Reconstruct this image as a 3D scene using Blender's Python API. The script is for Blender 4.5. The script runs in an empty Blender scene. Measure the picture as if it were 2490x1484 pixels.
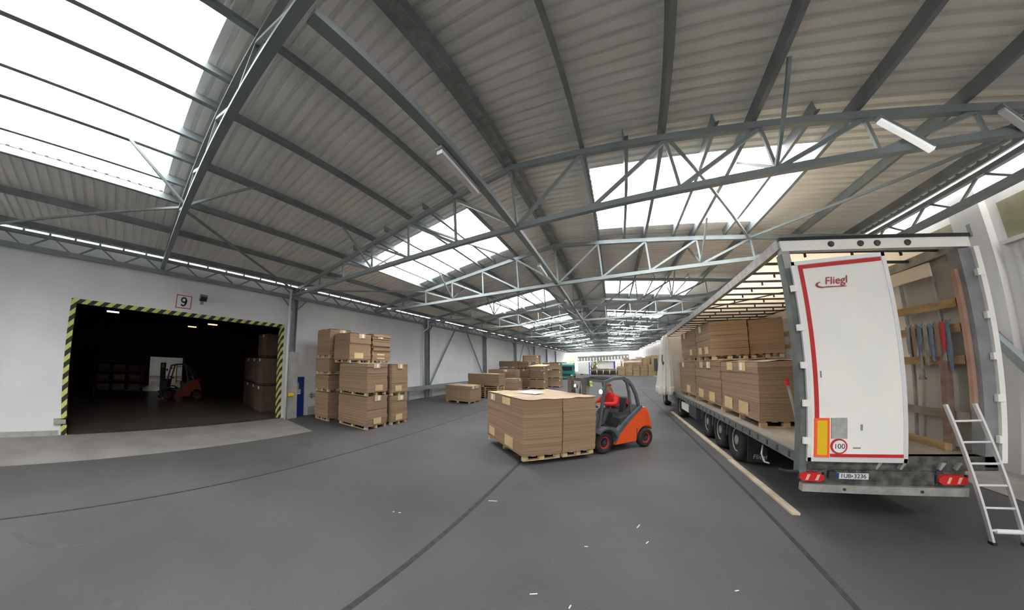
import bpy, bmesh, math, random
from mathutils import Vector, Matrix
random.seed(7)
R = math.radians
PI = math.pi
sc = bpy.context.scene
COL = sc.collection

# ------------------------------------------------------------------ camera, world, exposure
CAMH = 2.65
cd = bpy.data.cameras.new('camera'); cam = bpy.data.objects.new('camera', cd); COL.objects.link(cam)
cd.type = 'PANO'; cd.panorama_type = 'FISHEYE_LENS_POLYNOMIAL'
cd.sensor_fit = 'HORIZONTAL'; cd.sensor_width = 24.90; cd.sensor_height = 14.84
cd.fisheye_fov = R(230)
cd.fisheye_polynomial_k0 = 0.0
cd.fisheye_polynomial_k1 = -0.15754890418080303
cd.fisheye_polynomial_k2 = 0.002524068056514909
cd.fisheye_polynomial_k3 = 0.00019423738193899236
cd.fisheye_polynomial_k4 = -7.078039127758531e-06
cd.shift_x = 0.10498; cd.shift_y = 0.04225
cd.clip_start = 0.05; cd.clip_end = 500
CAMROT = ((0.7659171, -0.6393875, 0.0674871), (0.6428356, 0.7596779, -0.0982441), (0.0115476, 0.11863, 0.9928714))
cam.matrix_world = Matrix(((CAMROT[0][0], CAMROT[0][2], -CAMROT[0][1], 0),
                           (CAMROT[1][0], CAMROT[1][2], -CAMROT[1][1], 0),
                           (CAMROT[2][0], CAMROT[2][2], -CAMROT[2][1], CAMH), (0, 0, 0, 1)))
sc.camera = cam

world = bpy.data.worlds.new('overcast_sky'); sc.world = world; world.use_nodes = True
bg = world.node_tree.nodes['Background']
bg.inputs['Color'].default_value = (1.0, 0.985, 0.965, 1)
bg.inputs['Strength'].default_value = 1.0
sc.view_settings.view_transform = 'Standard'
sc.view_settings.look = 'None'
sc.view_settings.gamma = 1.0
sc.view_settings.use_curve_mapping = False
sc.view_settings.exposure = 3.58
sc.cycles.use_denoising = True
sc.cycles.use_adaptive_sampling = True
sc.cycles.adaptive_threshold = 0.025
sc.cycles.max_bounces = 8
sc.cycles.diffuse_bounces = 6
sc.cycles.glossy_bounces = 2
sc.cycles.transparent_max_bounces = 8
sc.cycles.caustics_reflective = False
sc.cycles.caustics_refractive = False

# ------------------------------------------------------------------ helpers
def link(o):
    COL.objects.link(o); return o

def wtrans(o):
    t = Vector((0, 0, 0))
    while o is not None:
        t += o.location; o = o.parent
    return t

class MB:
    def __init__(s): s.v = []; s.f = []
    def add(s, vs, fs):
        n = len(s.v); s.v += [tuple(v) for v in vs]; s.f += [tuple(i + n for i in f) for f in fs]; return s
    def box(s, x0, x1, y0, y1, z0, z1):
        return s.add([(x0,y0,z0),(x1,y0,z0),(x1,y1,z0),(x0,y1,z0),(x0,y0,z1),(x1,y0,z1),(x1,y1,z1),(x0,y1,z1)],
                     [(0,3,2,1),(4,5,6,7),(0,1,5,4),(1,2,6,5),(2,3,7,6),(3,0,4,7)])
    def frame(s, p, q, up=(0,0,1)):
        p = Vector(p); q = Vector(q); d = (q - p).normalized(); u = Vector(up)
        if abs(d.dot(u)) > .98: u = Vector((1,0,0)) if abs(d.x) < .9 else Vector((0,1,0))
        sd = d.cross(u).normalized(); u = sd.cross(d).normalized()
        return p, q, sd, u
    def prof(s, pts, p, q, up=(0,0,1)):
        p, q, sd, u = s.frame(p, q, up); n = len(pts)
        vs = [p + sd*a + u*b for a, b in pts] + [q + sd*a + u*b for a, b in pts]
        fs = [(i, i+n, (i+1) % n + n, (i+1) % n) for i in range(n)]
        fs += [tuple(range(n)), tuple(range(2*n-1, n-1, -1))]
        return s.add(vs, fs)
    def bar(s, p, q, w, h, up=(0,0,1)):
        a, b = w/2, h/2
        return s.prof([(-a,-b),(-a,b),(a,b),(a,-b)], p, q, up)
    def tube(s, p, q, r, n=8, r2=None):
        r2 = r if r2 is None else r2
        p, q, sd, u = s.frame(p, q)
        c = [(math.cos(2*PI*i/n), math.sin(2*PI*i/n)) for i in range(n)]
        vs = [p + sd*a*r + u*b*r for a, b in c] + [q + sd*a*r2 + u*b*r2 for a, b in c]
        fs = [(i, (i+1) % n, (i+1) % n + n, i+n) for i in range(n)] + [tuple(range(n-1,-1,-1)), tuple(range(n, 2*n))]
        return s.add(vs, fs)
    def path(s, pts, r, n=6):
        for a, b in zip(pts, pts[1:]): s.tube(a, b, r, n)
        return s
    def barpath(s, pts, w, h, up=(0,1,0)):
        for a, b in zip(pts, pts[1:]): s.bar(a, b, w, h, up)
        return s
    def prism(s, pts, vec):
        n = len(pts); v = Vector(vec)
        vs = [Vector(p) for p in pts] + [Vector(p) + v for p in pts]
        return s.add(vs, [(i, (i+1) % n, (i+1) % n + n, i+n) for i in range(n)] + [tuple(range(n-1,-1,-1)), tuple(range(n, 2*n))])
    def lathe(s, c, ax, prof, n=20):
        c = Vector(c); ax = Vector(ax).normalized()
        u = ax.cross(Vector((0,0,1))) if abs(ax.z) < .9 else ax.cross(Vector((1,0,0)))
        u.normalize(); w = ax.cross(u); m = len(prof); vs = []
        for i in range(n):
            a = 2*PI*i/n; d = u*math.cos(a) + w*math.sin(a)
            vs += [c + ax*h + d*max(r, .0005) for r, h in prof]
        fs = []
        for i in range(n):
            j = (i+1) % n
            for k in range(m-1): fs.append((i*m+k, j*m+k, j*m+k+1, i*m+k+1))
        fs.append(tuple(i*m for i in range(n-1,-1,-1))); fs.append(tuple(i*m+m-1 for i in range(n)))
        return s.add(vs, fs)
    def sphere(s, c, rx, ry, rz, n=12, m=8):
        vs = [(c[0], c[1], c[2]+rz)]
        for j in range(1, m):
            t = PI*j/m
            for i in range(n):
                a = 2*PI*i/n; vs.append((c[0]+rx*math.sin(t)*math.cos(a), c[1]+ry*math.sin(t)*math.sin(a), c[2]+rz*math.cos(t)))
        vs.append((c[0], c[1], c[2]-rz)); fs = [(0, 1+i, 1+(i+1) % n) for i in range(n)]
        for j in range(m-2):
            for i in range(n):
                a = 1+j*n; fs.append((a+i, a+n+i, a+n+(i+1) % n, a+(i+1) % n))
        L = len(vs)-1; a = 1+(m-2)*n
        return s.add(vs, fs + [(L, a+(i+1) % n, a+i) for i in range(n)])
    def mesh(s, name):
        me = bpy.data.meshes.new(name); me.from_pydata(s.v, [], s.f)
        bm = bmesh.new(); bm.from_mesh(me); bmesh.ops.recalc_face_normals(bm, faces=bm.faces); bm.to_mesh(me); bm.free()
        return me
    def build(s, name, m, parent=None, smooth=False, world=False):
        me = s.mesh(name); me.materials.append(m)
        if smooth:
            for p in me.polygons: p.use_smooth = True
        o = link(bpy.data.objects.new(name, me))
        if parent is not None:
            o.parent = parent
            if world: o.location = -wtrans(parent)
        return o

def tag(o, label=None, cat=None, group=None, kind=None):
    if label: o['label'] = label
    if cat: o['category'] = cat
    if group: o['group'] = group
    if kind: o['kind'] = kind
    return o

def thing(name, label, cat, loc=(0,0,0), rz=0, group=None):
    o = link(bpy.data.objects.new(name, None)); o.empty_display_size = .1
    o.location = loc; o.rotation_euler = (0,0,rz)
    return tag(o, label, cat, group)

_unit = {}
def piece(name, m, c, size, parent=None, rot=None):
    """a box-shaped piece that shares one unit mesh per material"""
    k = m.name
    if k not in _unit:
        me = MB().box(-.5,.5,-.5,.5,-.5,.5).mesh('block_' + k); me.materials.append(m); _unit[k] = me
    o = link(bpy.data.objects.new(name, _unit[k])); o.location = c; o.scale = size
    if rot is not None: o.rotation_euler = rot
    if parent is not None: o.parent = parent
    return o

def copy_tree(o, parent=None):
    c = o.copy(); link(c); c.parent = parent
    for ch in list(o.children): copy_tree(ch, c)
    return c

def text_mesh(txt, size, m, name, parent, loc, rot, depth=.002, shear=0, align='CENTER', bold=0):
    cu = bpy.data.curves.new('t', 'FONT'); cu.body = txt; cu.size = size; cu.extrude = depth; cu.shear = shear
    cu.align_x = align; cu.align_y = 'CENTER'; cu.offset = bold
    t = link(bpy.data.objects.new('t', cu))
    dg = bpy.context.evaluated_depsgraph_get(); me = bpy.data.meshes.new_from_object(t.evaluated_get(dg))
    bpy.data.objects.remove(t); bpy.data.curves.remove(cu)
    me.materials.clear(); me.materials.append(m); me.name = name
    o = link(bpy.data.objects.new(name, me)); o.parent = parent; o.location = loc; o.rotation_euler = rot
    return o

# ------------------------------------------------------------------ materials
def mat(name, c, c2=None, rough=.6, metal=0, vs=3.0, stretch=(1,1,1), bump=0, bs=40, spec=.3, detail=4, ramp=(.35,.65), rnd=0, emit=0):
    m = bpy.data.materials.new(name); m.use_nodes = True; nt = m.node_tree; N = nt.nodes; L = nt.links
    b = N['Principled BSDF']; b.inputs['Roughness'].default_value = rough; b.inputs['Metallic'].default_value = metal
    b.inputs['Specular IOR Level'].default_value = spec
    col = None
    if c2 is not None or bump:
        g = N.new('ShaderNodeNewGeometry'); mp = N.new('ShaderNodeMapping'); mp.inputs['Scale'].default_value = stretch
        L.new(g.outputs['Position'], mp.inputs['Vector'])
    if c2 is not None:
        n = N.new('ShaderNodeTexNoise'); n.inputs['Scale'].default_value = vs; n.inputs['Detail'].default_value = detail
        L.new(mp.outputs[0], n.inputs['Vector'])
        r = N.new('ShaderNodeValToRGB'); r.color_ramp.elements[0].position = ramp[0]; r.color_ramp.elements[1].position = ramp[1]
        r.color_ramp.elements[0].color = (*c, 1); r.color_ramp.elements[1].color = (*c2, 1)
        L.new(n.outputs['Fac'], r.inputs['Fac']); col = r.outputs['Color']
    if rnd:
        oi = N.new('ShaderNodeObjectInfo'); h = N.new('ShaderNodeHueSaturation')
        mr = N.new('ShaderNodeMapRange'); mr.inputs['To Min'].default_value = 1-rnd; mr.inputs['To Max'].default_value = 1+rnd
        L.new(oi.outputs['Random'], mr.inputs['Value']); L.new(mr.outputs['Result'], h.inputs['Value'])
        if col is not None: L.new(col, h.inputs['Color'])
        else: h.inputs['Color'].default_value = (*c, 1)
        col = h.outputs['Color']
    if col is not None: L.new(col, b.inputs['Base Color'])
    else: b.inputs['Base Color'].default_value = (*c, 1)
    if bump:
        n2 = N.new('ShaderNodeTexNoise'); n2.inputs['Scale'].default_value = bs; n2.inputs['Detail'].default_value = 3
        L.new(mp.outputs[0], n2.inputs['Vector'])
        bp = N.new('ShaderNodeBump'); bp.inputs['Strength'].default_value = bump; bp.inputs['Distance'].default_value = .01
        L.new(n2.outputs['Fac'], bp.inputs['Height']); L.new(bp.outputs['Normal'], b.inputs['Normal'])
    if emit:
        b.inputs['Emission Color'].default_value = (*c, 1); b.inputs['Emission Strength'].default_value = emit
    return m

M = {}
M['steel'] = mat('grey_green_steel_paint', (.23,.265,.275), (.28,.315,.32), rough=.45, vs=2)
M['purlin'] = mat('grey_purlin_paint', (.20,.225,.235), (.25,.275,.28), rough=.5, vs=2)
M['sheet'] = mat('beige_grey_roof_sheet', (.79,.78,.735), (.85,.84,.80), rough=.55, vs=1.2)
M['wall'] = mat('white_painted_masonry', (.75,.75,.78), (.84,.835,.85), rough=.8, vs=.55, detail=8, bump=.15, bs=8)
M['wall_r'] = mat('dirty_white_cladding', (.50,.475,.455), (.68,.67,.66), rough=.8, vs=.9, detail=8, stretch=(1,1,.35), bump=.2, bs=6)
M['plinth'] = mat('grey_concrete_plinth', (.36,.35,.33), (.46,.45,.43), rough=.85, vs=2, bump=.2, bs=15)
M['apron'] = mat('beige_grey_concrete', (.235,.215,.20), (.30,.275,.26), rough=.85, vs=1.2, detail=8, bump=.15, bs=20)
M['card'] = mat('brown_cardboard_edges', (.255,.172,.107), (.345,.235,.152), rough=.85, vs=1.0, stretch=(.22,.22,55), detail=3, rnd=.10)
M['cardtop'] = mat('brown_cardboard_face', (.42,.315,.22), (.48,.37,.265), rough=.8, vs=1.5)
M['patch'] = mat('tan_corner_card', (.60,.44,.235), (.66,.50,.29), rough=.75, vs=4, rnd=.08)
M['paper'] = mat('white_paper', (.80,.80,.80), rough=.7)
M['wood'] = mat('pale_pallet_wood', (.46,.335,.19), (.60,.46,.28), rough=.8, vs=5, rnd=.15)
M['wooddark'] = mat('brown_weathered_wood', (.25,.16,.08), (.36,.25,.13), rough=.8, vs=4, stretch=(1,1,3))
M['plank'] = mat('grey_brown_plank', (.50,.42,.31), (.62,.53,.41), rough=.8, vs=2)
M['tar'] = mat('black_tar', (.028,.028,.030), (.05,.05,.052), rough=.7, vs=8)
M['orange'] = mat('orange_paint', (.80,.105,.025), (.72,.09,.022), rough=.35, vs=2, spec=.5)
M['dimorange'] = mat('shade_darkened_orange_paint', (.30,.05,.02), (.24,.04,.016), rough=.6, vs=3)  # forklift orange with the warehouse shade put into the colour
M['dark'] = mat('charcoal_plastic', (.035,.04,.045), (.055,.06,.066), rough=.5, vs=5)
M['darkgrey'] = mat('dark_grey_paint', (.075,.085,.095), (.10,.11,.12), rough=.45, vs=4)
M['mast'] = mat('dark_mast_steel', (.06,.055,.05), (.10,.09,.08), rough=.5, vs=4)
M['rubber'] = mat('black_rubber', (.022,.022,.023), (.038,.037,.036), rough=.85, vs=8)
M['redrim'] = mat('red_rim_paint', (.55,.03,.03), rough=.5)
M['silver'] = mat('dull_silver_metal', (.42,.41,.38), (.30,.29,.27), rough=.45, metal=.3, vs=6)
M['alu'] = mat('bright_aluminium', (.80,.80,.81), rough=.35, metal=.35)
M['white'] = mat('trailer_white_paint', (.86,.845,.80), (.82,.805,.765), rough=.4, vs=1.2)
M['cream'] = mat('cream_tarpaulin', (.66,.60,.50), (.72,.66,.56), rough=.7, vs=.8)
M['curtain'] = mat('beige_white_curtain', (.66,.64,.58), (.74,.72,.67), rough=.6, vs=1.5)
M['inwall'] = mat('grimy_white_curtain_inside', (.55,.51,.47), (.74,.70,.65), rough=.7, vs=1.1, detail=8, stretch=(1,1,.6))
M['redtape'] = mat('red_reflective_tape', (.52,.03,.035), rough=.4)
M['redlogo'] = mat('dark_red_print', (.36,.05,.06), rough=.5)
M['yellow'] = mat('yellow_reflector', (.78,.50,.02), rough=.4)
M['redorange'] = mat('fluorescent_red_border', (.95,.13,.04), rough=.4)
M['greyplate'] = mat('grey_plate', (.34,.35,.32), (.42,.42,.39), rough=.6, vs=12)
M['black'] = mat('black_print', (.02,.02,.022), rough=.5)
M['blue'] = mat('royal_blue_paint', (.015,.045,.23), (.02,.055,.27), rough=.4, vs=2)
M['yellowplastic'] = mat('yellow_plastic', (.80,.55,.02), rough=.45)
M['bed'] = mat('worn_plywood_bed', (.20,.165,.135), (.30,.26,.22), rough=.6, vs=2.5, stretch=(1,.4,1), detail=6)
M['galv'] = mat('dirty_galvanised_frame', (.20,.20,.19), (.33,.33,.31), rough=.55, vs=5, detail=6)
M['postdark'] = mat('dark_green_grey_post', (.10,.115,.11), (.16,.175,.165), rough=.5, vs=4)
M['postgrey'] = mat('grey_post', (.20,.20,.21), (.26,.26,.27), rough=.5, vs=4)
M['grime'] = mat('grimy_dark_frame', (.035,.034,.032), (.13,.125,.115), rough=.7, vs=7, detail=8)
M['lampred'] = mat('red_lens', (.60,.025,.02), rough=.25, spec=.6)
M['lampclear'] = mat('clear_lens', (.75,.45,.38), rough=.25, spec=.6)
M['euroblue'] = mat('plate_blue', (.02,.05,.16), rough=.5)
M['plateface'] = mat('plate_white', (.62,.63,.64), rough=.5)
M['jacket'] = mat('red_jacket', (.72,.035,.03), (.60,.03,.028), rough=.8, vs=9)
M['trousers'] = mat('dark_grey_trousers', (.055,.055,.065), (.075,.075,.085), rough=.85, vs=9)
M['skin'] = mat('skin', (.50,.26,.185), rough=.6)
M['cap'] = mat('faded_red_cap', (.42,.09,.075), rough=.8)
M['eye'] = mat('eye_dark', (.03,.02,.02), rough=.3)
M['teal'] = mat('teal_paint', (.015,.25,.215), (.02,.29,.25), rough=.35, vs=2)
M['glassdark'] = mat('dark_glass', (.02,.025,.03), rough=.1, spec=.6)
M['bluestrip'] = mat('blue_edge', (.10,.08,.50), rough=.5)
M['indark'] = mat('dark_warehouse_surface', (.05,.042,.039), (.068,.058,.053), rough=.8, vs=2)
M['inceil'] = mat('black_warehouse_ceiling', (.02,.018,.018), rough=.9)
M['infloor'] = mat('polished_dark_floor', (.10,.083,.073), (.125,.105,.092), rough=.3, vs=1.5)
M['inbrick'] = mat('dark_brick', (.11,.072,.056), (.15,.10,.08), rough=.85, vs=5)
M['incard'] = mat('shade_darkened_cardboard', (.12,.08,.058), (.16,.11,.08), rough=.85, vs=1.2, rnd=.15)  # cardboard tone lowered to stand for the gloom behind the door
M['lampglow'] = mat('lamp_glow', (1,.55,.18), emit=.3)
M['lampwhite'] = mat('white_lamp_glow', (1,.97,.92), emit=.5)
M['tubeglow'] = mat('lit_work_light', (1,.98,.92), emit=4)
M['tube'] = mat('white_light_housing', (.82,.82,.84), rough=.4)
M['pipe'] = mat('white_downpipe', (.68,.69,.71), rough=.4)
M['olive'] = mat('olive_window_infill', (.23,.215,.13), (.28,.26,.16), rough=.7, vs=3)
M['green'] = mat('tree_leaf_green', (.20,.32,.08), (.30,.42,.14), rough=.8, vs=1)
M['lightgreen'] = mat('yellow_green_lens', (.55,.75,.05), rough=.4)
M['strapblue'] = mat('blue_webbing', (.10,.14,.20), (.15,.19,.25), rough=.8, vs=10)
M['strapgrey'] = mat('grey_webbing', (.17,.18,.18), (.27,.27,.26), rough=.8, vs=10)
M['strapred'] = mat('red_webbing', (.42,.05,.045), rough=.8)
M['strapbrown'] = mat('brown_webbing', (.23,.15,.11), rough=.8)
M['chip'] = mat('pale_wood_chip', (.75,.72,.66), rough=.8)

def asphalt():
    m = mat('worn_asphalt', (.080,.078,.080), (.108,.105,.106), rough=.78, vs=.35, detail=9, bump=.35, bs=90, spec=.25)
    nt = m.node_tree; N = nt.nodes; L = nt.links; b = N['Principled BSDF']
    g = [n for n in N if n.type == 'NEW_GEOMETRY'][0]
    n = N.new('ShaderNodeTexNoise'); n.inputs['Scale'].default_value = 75; n.inputs['Detail'].default_value = 2
    L.new(g.outputs['Position'], n.inputs['Vector'])
    r = N.new('ShaderNodeMapRange'); r.inputs['From Min'].default_value = .3; r.inputs['From Max'].default_value = .7
    r.inputs['To Min'].default_value = .82; r.inputs['To Max'].default_value = 1.18
    L.new(n.outputs['Fac'], r.inputs['Value'])
    h = N.new('ShaderNodeHueSaturation'); src = b.inputs['Base Color'].links[0].from_socket
    L.new(src, h.inputs['Color']); L.new(r.outputs['Result'], h.inputs['Value']); L.new(h.outputs['Color'], b.inputs['Base Color'])
    return m
M['asphalt'] = asphalt()

def hazard():
    m = mat('yellow_black_hazard_paint', (.5,.5,.1), rough=.6); nt = m.node_tree; N = nt.nodes; L = nt.links; b = N['Principled BSDF']
    g = N.new('ShaderNodeNewGeometry'); d = N.new('ShaderNodeVectorMath'); d.operation = 'DOT_PRODUCT'
    d.inputs[1].default_value = (-1.0, -1.0, 1.0); L.new(g.outputs['Position'], d.inputs[0])
    f = N.new('ShaderNodeMath'); f.operation = 'MULTIPLY'; f.inputs[1].default_value = 1/.36; L.new(d.outputs['Value'], f.inputs[0])
    fr = N.new('ShaderNodeMath'); fr.operation = 'FRACT'; L.new(f.outputs[0], fr.inputs[0])
    gt = N.new('ShaderNodeMath'); gt.operation = 'GREATER_THAN'; gt.inputs[1].default_value = .5; L.new(fr.outputs[0], gt.inputs[0])
    mx = N.new('ShaderNodeMix'); mx.data_type = 'RGBA'; L.new(gt.outputs[0], mx.inputs['Factor'])
    mx.inputs['A'].default_value = (.035,.045,.035,1); mx.inputs['B'].default_value = (.66,.66,.20,1)
    L.new(mx.outputs['Result'], b.inputs['Base Color'])
    return m
M['hazard'] = hazard()

def pane():
    m = bpy.data.materials.new('clear_polycarbonate'); m.use_nodes = True; nt = m.node_tree; N = nt.nodes; L = nt.links
    N.remove(N['Principled BSDF']); o = N['Material Output']
    t = N.new('ShaderNodeBsdfTransparent'); t.inputs['Color'].default_value = (.93,.95,.96,1)
    d = N.new('ShaderNodeBsdfTranslucent'); d.inputs['Color'].default_value = (.9,.93,.95,1)
    x = N.new('ShaderNodeMixShader'); x.inputs['Fac'].default_value = .5
    L.new(t.outputs[0], x.inputs[1]); L.new(d.outputs[0], x.inputs[2]); L.new(x.outputs[0], o.inputs['Surface'])
    return m
M['pane'] = pane()
def tarp(name, c, c2, fac):
    m = mat(name, c, c2, rough=.6, vs=.8); nt = m.node_tree; N = nt.nodes; L = nt.links; b = N['Principled BSDF']; o = N['Material Output']
    t = N.new('ShaderNodeBsdfTranslucent'); L.new(b.inputs['Base Color'].links[0].from_socket, t.inputs['Color'])
    x = N.new('ShaderNodeMixShader'); x.inputs['Fac'].default_value = fac
    L.new(b.outputs[0], x.inputs[1]); L.new(t.outputs[0], x.inputs[2]); L.new(x.outputs[0], o.inputs['Surface'])
    return m
M['tarp'] = tarp('cream_translucent_tarpaulin', (.80,.65,.46), (.85,.72,.54), .5)
M['curtainin'] = tarp('grimy_translucent_curtain', (.62,.57,.52), (.80,.76,.70), .4)

ORD = ['first','second','third','fourth','fifth','sixth','seventh','eighth','ninth','tenth','eleventh','twelfth','thirteenth','fourteenth','fifteenth','sixteenth','seventeenth','eighteenth']

# ------------------------------------------------------------------ the hall shell
WL, WR = -12.0, 8.95            # inner faces of the side walls
XR, ZR, SL = -1.6, 7.38, .14    # ridge line and fall of the truss top chord
Y0, DY = .43, 5.47              # first truss in view, truss spacing
YN, YF = Y0 - 8*DY, Y0 + 17*DY
def ztop(x): return ZR - SL*abs(x - XR)

fl = tag(MB().box(-12.0, 24, -75, 150, -.3, 0).build('floor', M['asphalt']), 'dark grey worn asphalt yard floor', None, None, 'structure')
for x, w, ya, yb in ((-6.25,.022,-30,40), (-2.12,.035,-30,40), (2.72,.035,-30,40)):
    MB().box(x-w, x+w, ya, yb, -.001, .0035).build('tar_seam', M['tar'], fl)
M['tyremark'] = mat('faint_tyre_rubber', (.075,.074,.075), (.10,.098,.10), rough=.8, vs=6)
arcp = [(-5.75,-1.72),(-5.45,-1.50),(-5.2,-1.24),(-5.05,-.95),(-5.0,-.62),(-5.02,-.3)]
for a_, b_ in zip(arcp, arcp[1:]): MB().bar((a_[0],a_[1],.001),(b_[0],b_[1],.001),.05*(1+.4*(a_[1]<-1)),.002).build('tyre_mark', M['tyremark'], fl)
MB().lathe((-3.6,-.40,0),(0,0,1),[(.15,0),(.14,.002)],14).build('oil_stain', M['tyremark'], fl)
MB().lathe((-7.9,4.4,0),(0,0,1),[(.35,0),(.30,.002)],18).build('oil_stain', M['tyremark'], fl)
MB().prism([(-12.0,-30,-.01),(-9.08,-30,-.01),(-9.08,5.5,-.01),(-12.0,5.68,-.01)], (0,0,.014)).build('concrete_apron', M['apron'], fl)
MB().box(7.35, 8.95, -50, 96, -.01, .02).build('concrete_strip', M['apron'], fl)

wl = MB()
DA, DB, DH = -2.0, 5.45, 4.15
wl.box(WL-.14, WL, -50, DA, 0, 6.14).box(WL-.14, WL, DB, 94, 0, 6.14).box(WL-.14, WL, DA, DB, DH, 6.14)
wl = tag(wl.build('wall_left', M['wall']), 'long white painted side wall with loading door', None, None, 'structure')
MB().box(WL, WL+.05, -50, DA-.25, 0, .16).build('plinth', M['plinth'], wl)
MB().box(WL, WL+.05, 6.95, 77, 0, .42).build('plinth', M['plinth'], wl)
for y in [(-32 + .74*k) for k in range(168)]:
    piece('eave_block', M['steel'], (WL-.07, y, 6.19), (.1, .07, .1), wl)
wr = MB().box(WR, WR+.2, -50, 96, 0, 6.36)
wr = tag(wr.build('wall_right', M['wall_r']), 'dirty white facade right of the trailer', None, None, 'structure')
MB().box(WR-.05, WR, -32, 96, .02, .82).build('plinth', M['plinth'], wr)
for ya in (2.8, 8.72, 12.9, 17.3, 22.1):
    MB().box(WR-.16, WR, ya, ya+.75, .02, 6.36).build('pilaster', M['wall_r'], wr)
for ya, yb, za in ((7.72,8.5,4.77),(9.6,10.65,4.96),(11.0,12.0,4.96)):
    MB().box(WR-.02, WR+.05, ya, yb, za, 5.57).build('window_infill', M['olive'], wr)
    MB().box(WR-.10, WR+.01, ya-.1, yb+.1, za-.09, za).build('window_ledge', M['wall_r'], wr)
for k in range(40):
    y = 5.6 + k*.21
    if 8.5 < y < 9.5 or 12.7 < y < 13.7: continue
    MB().prism([(WR-.001,y,.82),(WR-.045,y+.04,.82),(WR-.045,y+.11,.82),(WR-.001,y+.15,.82)], (0,0,3.82)).build('cladding_rib', M['wall_r'], wr)
for y, z in ((9.1,3.8),(9.04,5.05)): MB().box(WR-.17, WR-.155, y, y+.09, z, z+.3).build('wall_plate', M['steel'], wr)
MB().bar((WR-.3, 9.3, 3.2), (WR-.3, 7.4, 1.1), .14, .17).build('diagonal_brace', M['steel'], wr)

# ---- ceiling: sheets, panes and purlins
OFF = .34
ceil = MB().prof([(-.22,OFF+.03),(0,OFF+.07),(.22,OFF+.03),(.22,OFF+.05),(0,OFF+.09),(-.22,OFF+.05)], (XR,YN,ZR), (XR,YF,ZR))
ceil = tag(ceil.build('ceiling', M['sheet']), 'pitched corrugated metal hall roof with rooflights', None, None, 'structure')
PROFILE = [(0,0),(.14,0),(.168,.055),(.222,.055)]
def sheet(xa, xb, ya, yb, name='roof_sheet'):
    ys = []; n = max(1, round((yb-ya)/.25)); s = (yb-ya)/(n*.25)
    for k in range(n): ys += [(ya + (k*.25 + a)*s, b) for a, b in PROFILE]
    ys.append((yb, 0)); v = []; f = []
    for y, b in ys:
        for x in (xa, xb): v.append((x, y, ztop(x) + OFF + b))
    m = len(ys)
    for i in range(m-1): f.append((2*i, 2*i+2, 2*i+3, 2*i+1))
    top = [(x, y, z + .004) for x, y, z in v]; n0 = len(v)
    return MB().add(v + top, f + [tuple(j + n0 for j in reversed(q)) for q in f]).build(name, M['sheet'], ceil)
EL, ER = -12.08, 8.5
SKL, SKR = (-8.12, -3.4), (.15, 5.0)
PX = [-11.42,-9.75,-8.1,-6.45,-4.83,-3.22,-1.72,-1.46,.07,1.65,3.22,4.85,6.43,7.95]
zs = [(-.035,-.1),(.035,-.1),(.035,-.088),(-.022,-.088),(-.022,.1),(-.035,.1)]
for x in PX:
    MB().prof([(a*1.3, b) for a, b in zs], (x, YN, ztop(x)+.225), (x, YF, ztop(x)+.225)).build('purlin', M['purlin'], ceil)
for k in range(-8, 17):
    ya = Y0 + k*DY; yb = ya + DY
    if k % 2 == 0:
        sheet(EL, XR, ya, yb); sheet(XR, ER, ya, yb)
    else:
        sa, sb = ya + 1.15, yb - .5
        for xa, xb, (sx0, sx1) in ((EL, XR, SKL), (XR, ER, SKR)):
            sheet(xa, xb, ya, sa); sheet(xa, xb, sb, yb)
            sheet(xa, sx0, sa, sb); sheet(sx1, xb, sa, sb)
            n = 6; w = (sx1 - sx0)/n
            for i in range(n):
                p, q = sx0 + i*w, sx0 + (i+1)*w
                v = [(p,sa-.05,ztop(p)+OFF+.02),(q,sa-.05,ztop(q)+OFF+.02),(q,sb+.05,ztop(q)+OFF+.02),(p,sb+.05,ztop(p)+OFF+.02)]
                MB().add(v, [(0,1,2,3)]).build('rooflight_pane', M['pane'], ceil)
            for i in (1, 3, 5):
                x = sx0 + i*w
                MB().prof([(a*1.1, b) for a, b in zs], (x, ya-.12, ztop(x)+.225), (x, yb+.12, ztop(x)+.225)).build('rooflight_purlin', M['steel'], ceil)

gv = [(EL,YF,5.66),(8.5,YF,5.66),(8.5,YF,ztop(8.5)+OFF),(XR,YF,ZR+OFF),(EL,YF,ztop(EL)+OFF)]
tag(MB().prism(gv, (0,.1,0)).build('wall_gable', M['sheet']), 'grey gable cladding above the far open end', None, None, 'structure')
MB().box(-12.04,-11.96,YN,YF,6.245,6.36).build('eave_beam', M['purlin'], ceil)
MB().box(8.42,8.5,YN,YF,6.24,6.40).build('eave_beam', M['purlin'], ceil)
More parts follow.
